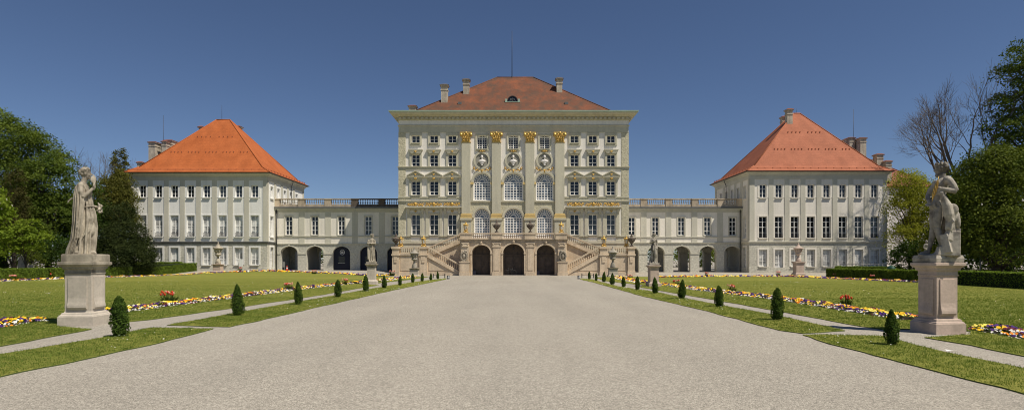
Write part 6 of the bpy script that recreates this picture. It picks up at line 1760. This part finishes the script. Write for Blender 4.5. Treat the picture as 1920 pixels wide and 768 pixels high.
    d = 66; x = WX(1671, d); T = thing('cable_cover', 'small dark green rounded cover showing above the hedge', 'cover', (x, d, 0)); b = MB(); b.ell((x, d, .9), (.45, .5, .48), 14, 8); b.build('shell', MT['green_sheet'], T); b = MB(); b.box(x - .4, x + .4, d - .4, d + .4, -.1, .95); b.build('base', MT['green_sheet'], T)
    # scrap of paper on the verge
    x, yy = G(1779, 663); T = thing('paper_scrap', 'white scrap of paper lying on the grass verge', 'paper', (x, yy, .07)); b = MB(); b.add([(x - .07, yy - .04, .07), (x + .06, yy - .05, .085), (x + .08, yy + .04, .075), (x - .05, yy + .05, .095)], [(0, 1, 2, 3)]); b.build('sheet', MT['sign_white'], T)

# ------------------------------------------------------------------ planting plan
def build_planting():
    g = lambda *P: [G(*p) for p in P]
    grp = 'pansy beds round the lawns'
    flower_bed(g((-160, 640), (-60, 621), (30, 606), (72, 601.5)), .95, 170, 'short pansy bed of yellow and white flowers ending at the goddess pedestal', grp, .048, -1, 1)
    flower_bed(g((205, 587.5), (280, 577), (438, 557.5), (550, 543.5), (600, 537.5), (682, 529.2)), .95, 120, 'long bed of yellow, purple and white pansies from the goddess pedestal to the mantled statue', grp, .045, -1, 2)
    flower_bed(g((706, 527), (740, 523), (775, 518.9)), 1.3, 60, 'pansy bed between the mantled statue and the stair', grp, .06, -1, 3)
    flower_bed(g((-120, 532.8), (0, 527.6), (95, 523.6), (150, 521.6), (370, 515.4)), 1.0, 45, 'far bed of pansies below the bright green hedge', grp, .075, -1, 4)
    flower_bed(g((372, 515.2), (500, 513.9), (650, 515.3), (690, 516.2)), .9, 32, 'far row of pansies along the forecourt of the shadowed gallery', grp, .10, 1, 5, False)
    flower_bed(g((700, 517.6), (738, 516.2)), 1.6, 40, 'small mixed pansy patch beside the stair pier of the shadowed gallery', grp, .08, -1, 12, False)
    flower_bed(g((1716, 600.5), (1600, 583), (1540, 573), (1447, 559.5), (1320, 544.5), (1240, 533.5)), .95, 120, 'long bed of yellow, purple and white pansies from the crowned man to the youth statue', grp, .045, 1, 6)
    flower_bed(g((2000, 645), (1920, 631), (1838, 617.8)), .95, 170, 'short pansy bed of dark red and yellow flowers behind the crowned man pedestal', grp, .048, 1, 7)
    flower_bed(g((1212, 530.5), (1180, 525), (1156, 519.5)), 1.6, 60, 'wide pansy bed between the youth statue and the stair', grp, .065, 1, 8)
    flower_bed(g((1236, 519.8), (1320, 518.6), (1484, 518.6), (1548, 521.8)), .9, 32, 'far row of pansies along the forecourt of the sunlit gallery', grp, .10, 1, 9, False)
    flower_bed(g((1550, 522), (1716, 529), (1800, 533), (1920, 540), (2000, 545)), .95, 60, 'far bed of pansies below the dark shaded hedge', grp, .07, 1, 10)
    for i, (px, py, h, w, red, lab) in enumerate(((317, 570, 24, 32, .8, 'red tulip clump in the bed beside the goddess pedestal'), (540, 545, 15, 20, .5, 'reddish tulip clump in the long bed behind the third cone shrub'), (647, 533.5, 11, 14, .2, 'pink tulip clump in the bed just before the mantled statue'),
                                      (589, 515.5, 8.5, 11, .1, 'small tulip clump on the far row before the second arch'), (449, 514, 7.5, 10, .1, 'small tulip clump on the far row beside the pale vase'), (735, 517, 10, 13, .3, 'tulip clump at the foot of the stair pier by the shadowed gallery'),
                                      (1586, 576, 22, 28, .9, 'red tulip clump in the bed beside the crowned man pedestal'), (1372, 549.5, 16, 19, .4, 'tulip clump in the long bed behind the third cone shrub of the crowned man row'), (1268, 535, 10, 16, .2, 'pink tulip clump in the bed just past the youth statue'),
                                      (1325, 518.5, 8, 8, .4, 'small tulip clump on the far row before the open arches'), (1459, 517.5, 9, 10, .1, 'yellowish tulip clump before the white pavilion door'), (1567, 521.5, 9.5, 11, .2, 'tulip clump at the near end of the dark hedge'), (1636, 524.8, 10, 12, .3, 'tulip clump midway along the dark hedge'), (1834.5, 535, 12, 20, .3, 'wide tulip clump by the gap in the dark hedge'),
                                      (25, 526.5, 11, 14, .2, 'tulip clump below the end of the bright hedge'), (88, 522.5, 10, 16, .7, 'reddish tulip clump beside the pale stone post'), (1180, 524, 9, 16, .1, 'tulip clump in the wide bed by the sunlit stair'))):
        tulips(px, py, h, w, red, lab, 40 + i)
    x = G
    hedge(G(-190, 534), G(90, 522.6), 1.4, 1.12, 'bright clipped hedge under the big dark trees, left of the stone post', 1)
    hedge(G(103, 522), G(369, 513.8), 1.4, 1.12, 'bright clipped hedge running behind the goddess to the pavilion', 2)
    hedge((WX(262, 84), 81.0), (WX(352, 84), 81.8), 1.2, 1.25, 'second bright hedge close before the pavilion wall', 3)
    hedge(G(1549, 520.8), G(1722, 528), 1.4, 1.05, 'dark shaded hedge before the pavilion with the dull red roof', 4)
    hedge(G(1776, 530.6), G(1815.5, 532.8), 1.3, 1.12, 'short piece of dark hedge just behind the eagle statue', 5)
    hedge(G(1819, 533.4), G(2010, 545), 1.4, 1.1, 'dark shaded hedge running out of the picture under the trees', 6)
    hedge((WX(1560, 79), 77.5), (WX(1668, 79), 76.4), 1.1, 1.1, 'second dark hedge close before the pavilion wall', 7)
    # ---- trees behind the goddess
    def B(px, py, d, rx, rz, ry=None): return (WX(px, d), d, WZ(py, d), rx, ry or rx, rz)
    tree('broadleaf_tree', 'tallest dark green broadleaf tree at the edge behind the goddess', (WX(5, 72), 72, 0), [B(0, 290, 72, 5.0, 4.6), B(-35, 250, 73, 5.2, 3.2), B(45, 300, 71, 3.6, 3.8), B(-40, 330, 71, 5, 5), B(20, 400, 70, 5, 4.4), B(88, 305, 72, 2.2, 2.2)], 300, 170, 1.0, .26, 'maple', .5, 21, flat=.30, shell=.72)
    tree('broadleaf_tree', 'layered green maple standing beside the goddess', (WX(92, 69), 69, 0), [B(80, 350, 69, 2.9, 3.4), B(98, 330, 69, 1.7, 2.6), B(70, 410, 68.5, 3.4, 3.0), B(104, 420, 69, 2.1, 3.6), B(90, 465, 68.5, 2.6, 1.9)], 200, 150, .8, .24, 'maple', .3, 22, flat=.28, shell=.72)
    tree('brown_conifer', 'narrow brownish conifer in front of the tallest broadleaf tree', (WX(27, 64), 64, 0), [B(27, 350, 64, .9, 2.2), B(27, 390, 64, 1.35, 2.2), B(26, 435, 64, 1.7, 2.6)], 260, 60, .24, .14, 'yew_brown', .2, 23, flat=.9)
    tree('young_maple', 'low bright green young maple in front of the dark trees', (WX(50, 61), 61, 0), [B(52, 425, 61, 1.35, .9), B(38, 440, 61, 1.6, 1.1), B(70, 445, 61, 1.1, .9), B(48, 460, 61, 1.5, .8)], 70, 55, .30, .24, 'spring', .1, 24, flat=.4)
    tree('flowering_chestnut', 'flowering chestnut cut off by the picture edge', (WX(-22, 57), 57, 0), [B(-22, 400, 57, 1.8, 2.0), B(-16, 450, 57, 1.7, 1.6), B(-30, 360, 57, 1.5, 1.2)], 120, 50, .36, .27, 'spring', .18, 25, blossom=42)
    tree('dark_shrub', 'dark evergreen shrub mass low behind the hedge and the stone pillar', (WX(20, 68), 68, 0), [B(-20, 470, 68, 3.2, 2.6), B(40, 478, 67, 2.8, 2.0), B(100, 478, 66.5, 2.2, 2.2)], 240, 52, .40, .2, 'maple_dark', .15, 26, cat='shrub', flat=.7, zmin=.05)
    tree('rounded_bush', 'light green rounded bush behind the stone pillar', (WX(58, 64), 64, 0), [B(58, 488, 64, 1.0, 1.3)], 60, 50, .22, .14, 'chestnut', .08, 27, cat='shrub', zmin=.05)
    tree('dark_shrub', 'dark tall shrubbery directly behind the goddess statue', (WX(150, 73), 73, 0), [B(140, 410, 74, 2.2, 3.2), B(160, 370, 75, 2.0, 2.6), B(150, 470, 72, 3.0, 2.6), B(182, 430, 73, 2.0, 3.4)], 300, 52, .42, .2, 'maple_dark', .2, 28, flat=.7, zmin=.05)
    tree('yew_tree', 'broad near black yew before the corner of the white pavilion', (WX(230, 73.5), 73.5, 0), [B(226, 420, 73.5, 1.9, 2.9), B(214, 455, 73, 2.7, 2.8), B(240, 445, 73.2, 2.2, 2.7), B(234, 478, 73, 3.5, 2.4), B(205, 485, 73, 2.8, 2.0), B(262, 478, 73.4, 1.7, 2.0), B(228, 490, 72.6, 3.6, 1.6)], 760, 66, .30, .18, 'yew', .3, 29, flat=.9, zmin=.02, shell=.75)
    tree('olive_conifer', 'olive brown feathery conifer behind the yew beside the pavilion', (WX(208, 80), 80, 0), [B(203, 372, 80, 2.8, 2.8), B(222, 350, 80, 1.8, 2.6), B(190, 395, 79.5, 2.5, 2.6), B(228, 385, 80, 2.0, 2.8), B(208, 412, 79.5, 3.2, 2.6)], 480, 60, .42, .22, 'olive_leaf', .25, 30, flat=.5, up=.1, shell=.65)
    for px, top, r, lab, sd in ((216, 283, .55, 'thin upright poplar nearer the goddess of the two poplar tops', 31), (231, 281, .8, 'thin upright poplar nearer the orange roof of the two poplar tops', 32)):
        d = 96; tree('poplar', lab, (WX(px, d), d, 0), [B(px, top + 14, d, r * .55, 1.5), B(px, top + 38, d, r, 2.2), B(px, top + 70, d, r * 1.3, 3.0), B(px, top + 110, d, r * 1.5, 4)], 230, 44, .26, .20, 'olive_leaf', .18, sd, group='poplars beyond the park trees')
    bare_tree('leafless fine twigged tree behind the goddess head', (WX(178, 92), 92, 0), 19.3, .5, 5, .22, 5, nmain=5)
    # ---- trees behind the crowned man
    bare_tree('large leafless spreading tree against the sky behind the crowned man', (WX(1797, 80), 80, 0), 22.6, .40, 14, .50, 6, nmain=5, buds=0, m='bark_grey', fork=.36)
    k = 1.5
    tree('broadleaf_tree', 'very tall loose crowned tree rising at the edge behind the round chestnut', (WX(1975, 75), 75, 0), [B(p, y_, 75, r_ * k, q_ * k) for p, y_, r_, q_ in ((1905, 190, 2.1, 1.6), (1930, 130, 2.2, 1.9), (1965, 105, 3.0, 2.2), (1885, 238, 1.7, 1.1), (1920, 270, 2.6, 1.6), (1970, 190, 3.4, 3.0), (1900, 320, 2.5, 1.6), (1960, 320, 3.2, 3.2))], 520, 70, .72, .30, 'maple', .5, 41, flat=.30, shell=.4, nlimb=60)
    tree('chestnut_tree', 'dense rounded chestnut tree beside the crowned man', (WX(1868, 56), 56, 0), [B(1862, 335, 56, 2.9, 3.0), B(1832, 375, 55.5, 1.9, 2.6), B(1885, 320, 56, 2.3, 2.2), B(1905, 385, 55.5, 2.9, 3.2), B(1850, 420, 55.3, 3.0, 2.6), B(1815, 420, 55.5, 1.6, 2.4), B(1880, 460, 55.3, 2.8, 2.0)], 300, 160, .66, .23, 'chestnut', .4, 42, blossom=26, flat=.42, shell=.8)
    tree('yellow_green_tree', 'slender yellow green tree between the pavilion and the crowned man', (WX(1706, 70), 70, 0), [B(1700, 345, 70, 1.9, 2.1), B(1716, 375, 70, 1.8, 2.4), B(1690, 390, 70, 1.9, 2.1), B(1712, 425, 70, 1.9, 2.2), B(1692, 445, 69.5, 2.0, 1.9), B(1730, 350, 70.5, 1.1, 1.6), B(1728, 410, 70.5, 1.3, 2.2)], 300, 60, .46, .19, 'yellow_leaf', .17, 43, shell=.4, flat=.45, nlimb=44)
    tree('dark_shrub', 'low dark shrubs at the foot of the yellow green tree', (WX(1705, 68), 68, 0), [B(1690, 486, 68, 1.4, 1.6), B(1712, 475, 67, 1.4, 1.9), B(1738, 480, 67, 1.4, 1.7)], 150, 50, .30, .2, 'maple_dark', .1, 44, cat='shrub', zmin=.05, flat=.7)
    tree('rounded_bush', 'light leaved bush behind the eagle statue pedestal', (WX(1755, 60), 60, 0), [B(1752, 462, 60, 1.2, 1.6), B(1770, 480, 59, 1.0, 1.1)], 90, 46, .26, .18, 'yellow_leaf', .08, 45, cat='shrub', zmin=.05)
    tree('broadleaf_tree', 'dark shaded tree behind the crowned man and the round chestnut', (WX(1800, 68), 68, 0), [B(1775, 400, 70, 2.4, 3.4), B(1808, 380, 69, 2.8, 4.2), B(1800, 450, 67, 3.4, 3.2)], 300, 46, .48, .26, 'maple_dark', .35, 46, zmin=.3)
    tree('broadleaf_tree', 'light leaved tree touching the end wall of the pavilion with the dull red roof', (55.9, 81.6, 0), [(55.6, 81.6, 9.5, 2.2, 2.0, 3.2), (54.9, 81.2, 6.2, 1.6, 1.5, 1.8), (56.8, 82, 6.5, 1.8, 1.8, 2.5), (55.8, 81.6, 12.3, 1.3, 1.3, 1.6)], 130, 60, .5, .2, 'olive_leaf', .2, 48, shell=.4, flat=.5)
    tree('dark_shrub', 'dark understorey behind the long shaded hedge', (WX(1880, 60), 60, 0), [B(1830, 480, 60, 2.2, 1.8), B(1880, 475, 60, 2.8, 2.2), B(1940, 470, 59, 3.2, 2.6)], 230, 48, .42, .2, 'maple_dark', .15, 47, cat='shrub', zmin=.05, flat=.7)
    # ---- far wood beyond the palace, one leafy mass
    def wood(name, cells, m, leaf, label, seed):
        gg = np.random.default_rng(seed); c, P, out = crown_points(gg, cells, len(cells) * 60, 60, .8, .7, .5)
        P = P[P[:, 2] > .2]; o = link(name, np_mesh(name, leaf_quads(P, leaf, .4), 4, MT[m])); tag(o, label, 'wood', kind='stuff')
    r = random.Random(8)
    wood('far_wood', [(x_ + r.uniform(-2, 2), 150 + r.uniform(-6, 6), 4.2 + r.uniform(-.6, .8), 5, 4, 4.6) for x_ in range(-60, 64, 7)], 'far_leaf', .5, 'leafy garden trees seen through the open arches', 61)
    wood('dark_wood', [(x_, 92 + (x_ + 95) * -.35 + r.uniform(-2, 2), 5 + r.uniform(0, 1.5), 5, 3, 6) for x_ in range(-124, -62, 6)], 'maple_dark', .45, 'dark wood closing the view behind the goddess trees', 62)
    wood('dark_wood', [(x_, 84 - (x_ - 62) * .22 + r.uniform(-2, 2), 4.5 + r.uniform(0, 1.5), 4, 3, 5.5) for x_ in range(63, 120, 5)], 'maple_dark', .45, 'dark wood closing the view behind the chestnut tree', 63)

# ------------------------------------------------------------------ light and camera
def build_light():
    w = bpy.data.worlds.new('World'); S.world = w; w.use_nodes = True
    nt = w.node_tree; bg = nt.nodes['Background']
    sun = Vector((1.0, -.68, 1.98)).normalized()
    el = math.asin(sun.z); az = math.atan2(sun.x, sun.y)
    sky = nt.nodes.new('ShaderNodeTexSky'); sky.sky_type = 'NISHITA'; sky.sun_disc = False
    sky.sun_elevation = el; sky.sun_rotation = az; sky.altitude = SKY[1]; sky.air_density = SKY[2]; sky.dust_density = SKY[3]; sky.ozone_density = SKY[4]
    nt.links.new(mixc(nt, 1.0, sky.outputs[0], (1.02, 1.0, 1.05), 'MULTIPLY'), bg.inputs[0]); bg.inputs[1].default_value = SKY[0]
    l = bpy.data.lights.new('sun', 'SUN'); l.energy = SUN_E; l.angle = math.radians(.53); l.color = (1.0, .92, .79)
    o = bpy.data.objects.new('sun', l); COL.objects.link(o); o.rotation_euler = (-sun).to_track_quat('-Z', 'Y').to_euler(); o.location = (30, -20, 60)
    c = bpy.data.cameras.new('camera'); c.sensor_width = 36; c.lens = 36 * FPX / 1920; c.shift_x = -(CX - 960) / 1920; c.shift_y = (HY - 384) / 1920
    c.clip_start = .1; c.clip_end = 3000
    o = bpy.data.objects.new('camera', c); COL.objects.link(o); o.location = (0, 0, EYE); o.rotation_euler = (PI / 2, 0, 0); S.camera = o
    S.cycles.filter_width = 1.05; S.cycles.use_denoising = True
    v = S.view_settings; v.view_transform = 'Standard'; v.look = 'None'; v.gamma = 1; v.exposure = EXPO; v.use_curve_mapping = False
SKY = (0.068, 2200, 1.0, .3, 4.0); SUN_E = 5.0; EXPO = 0.0
build_ground()
build_palace(); build_pavilion(-1); build_pavilion(1); build_gallery(-1); build_gallery(1)
STAIR = build_stairs()
build_rear(); build_small(); build_topiaries(); build_planting(); build_light()
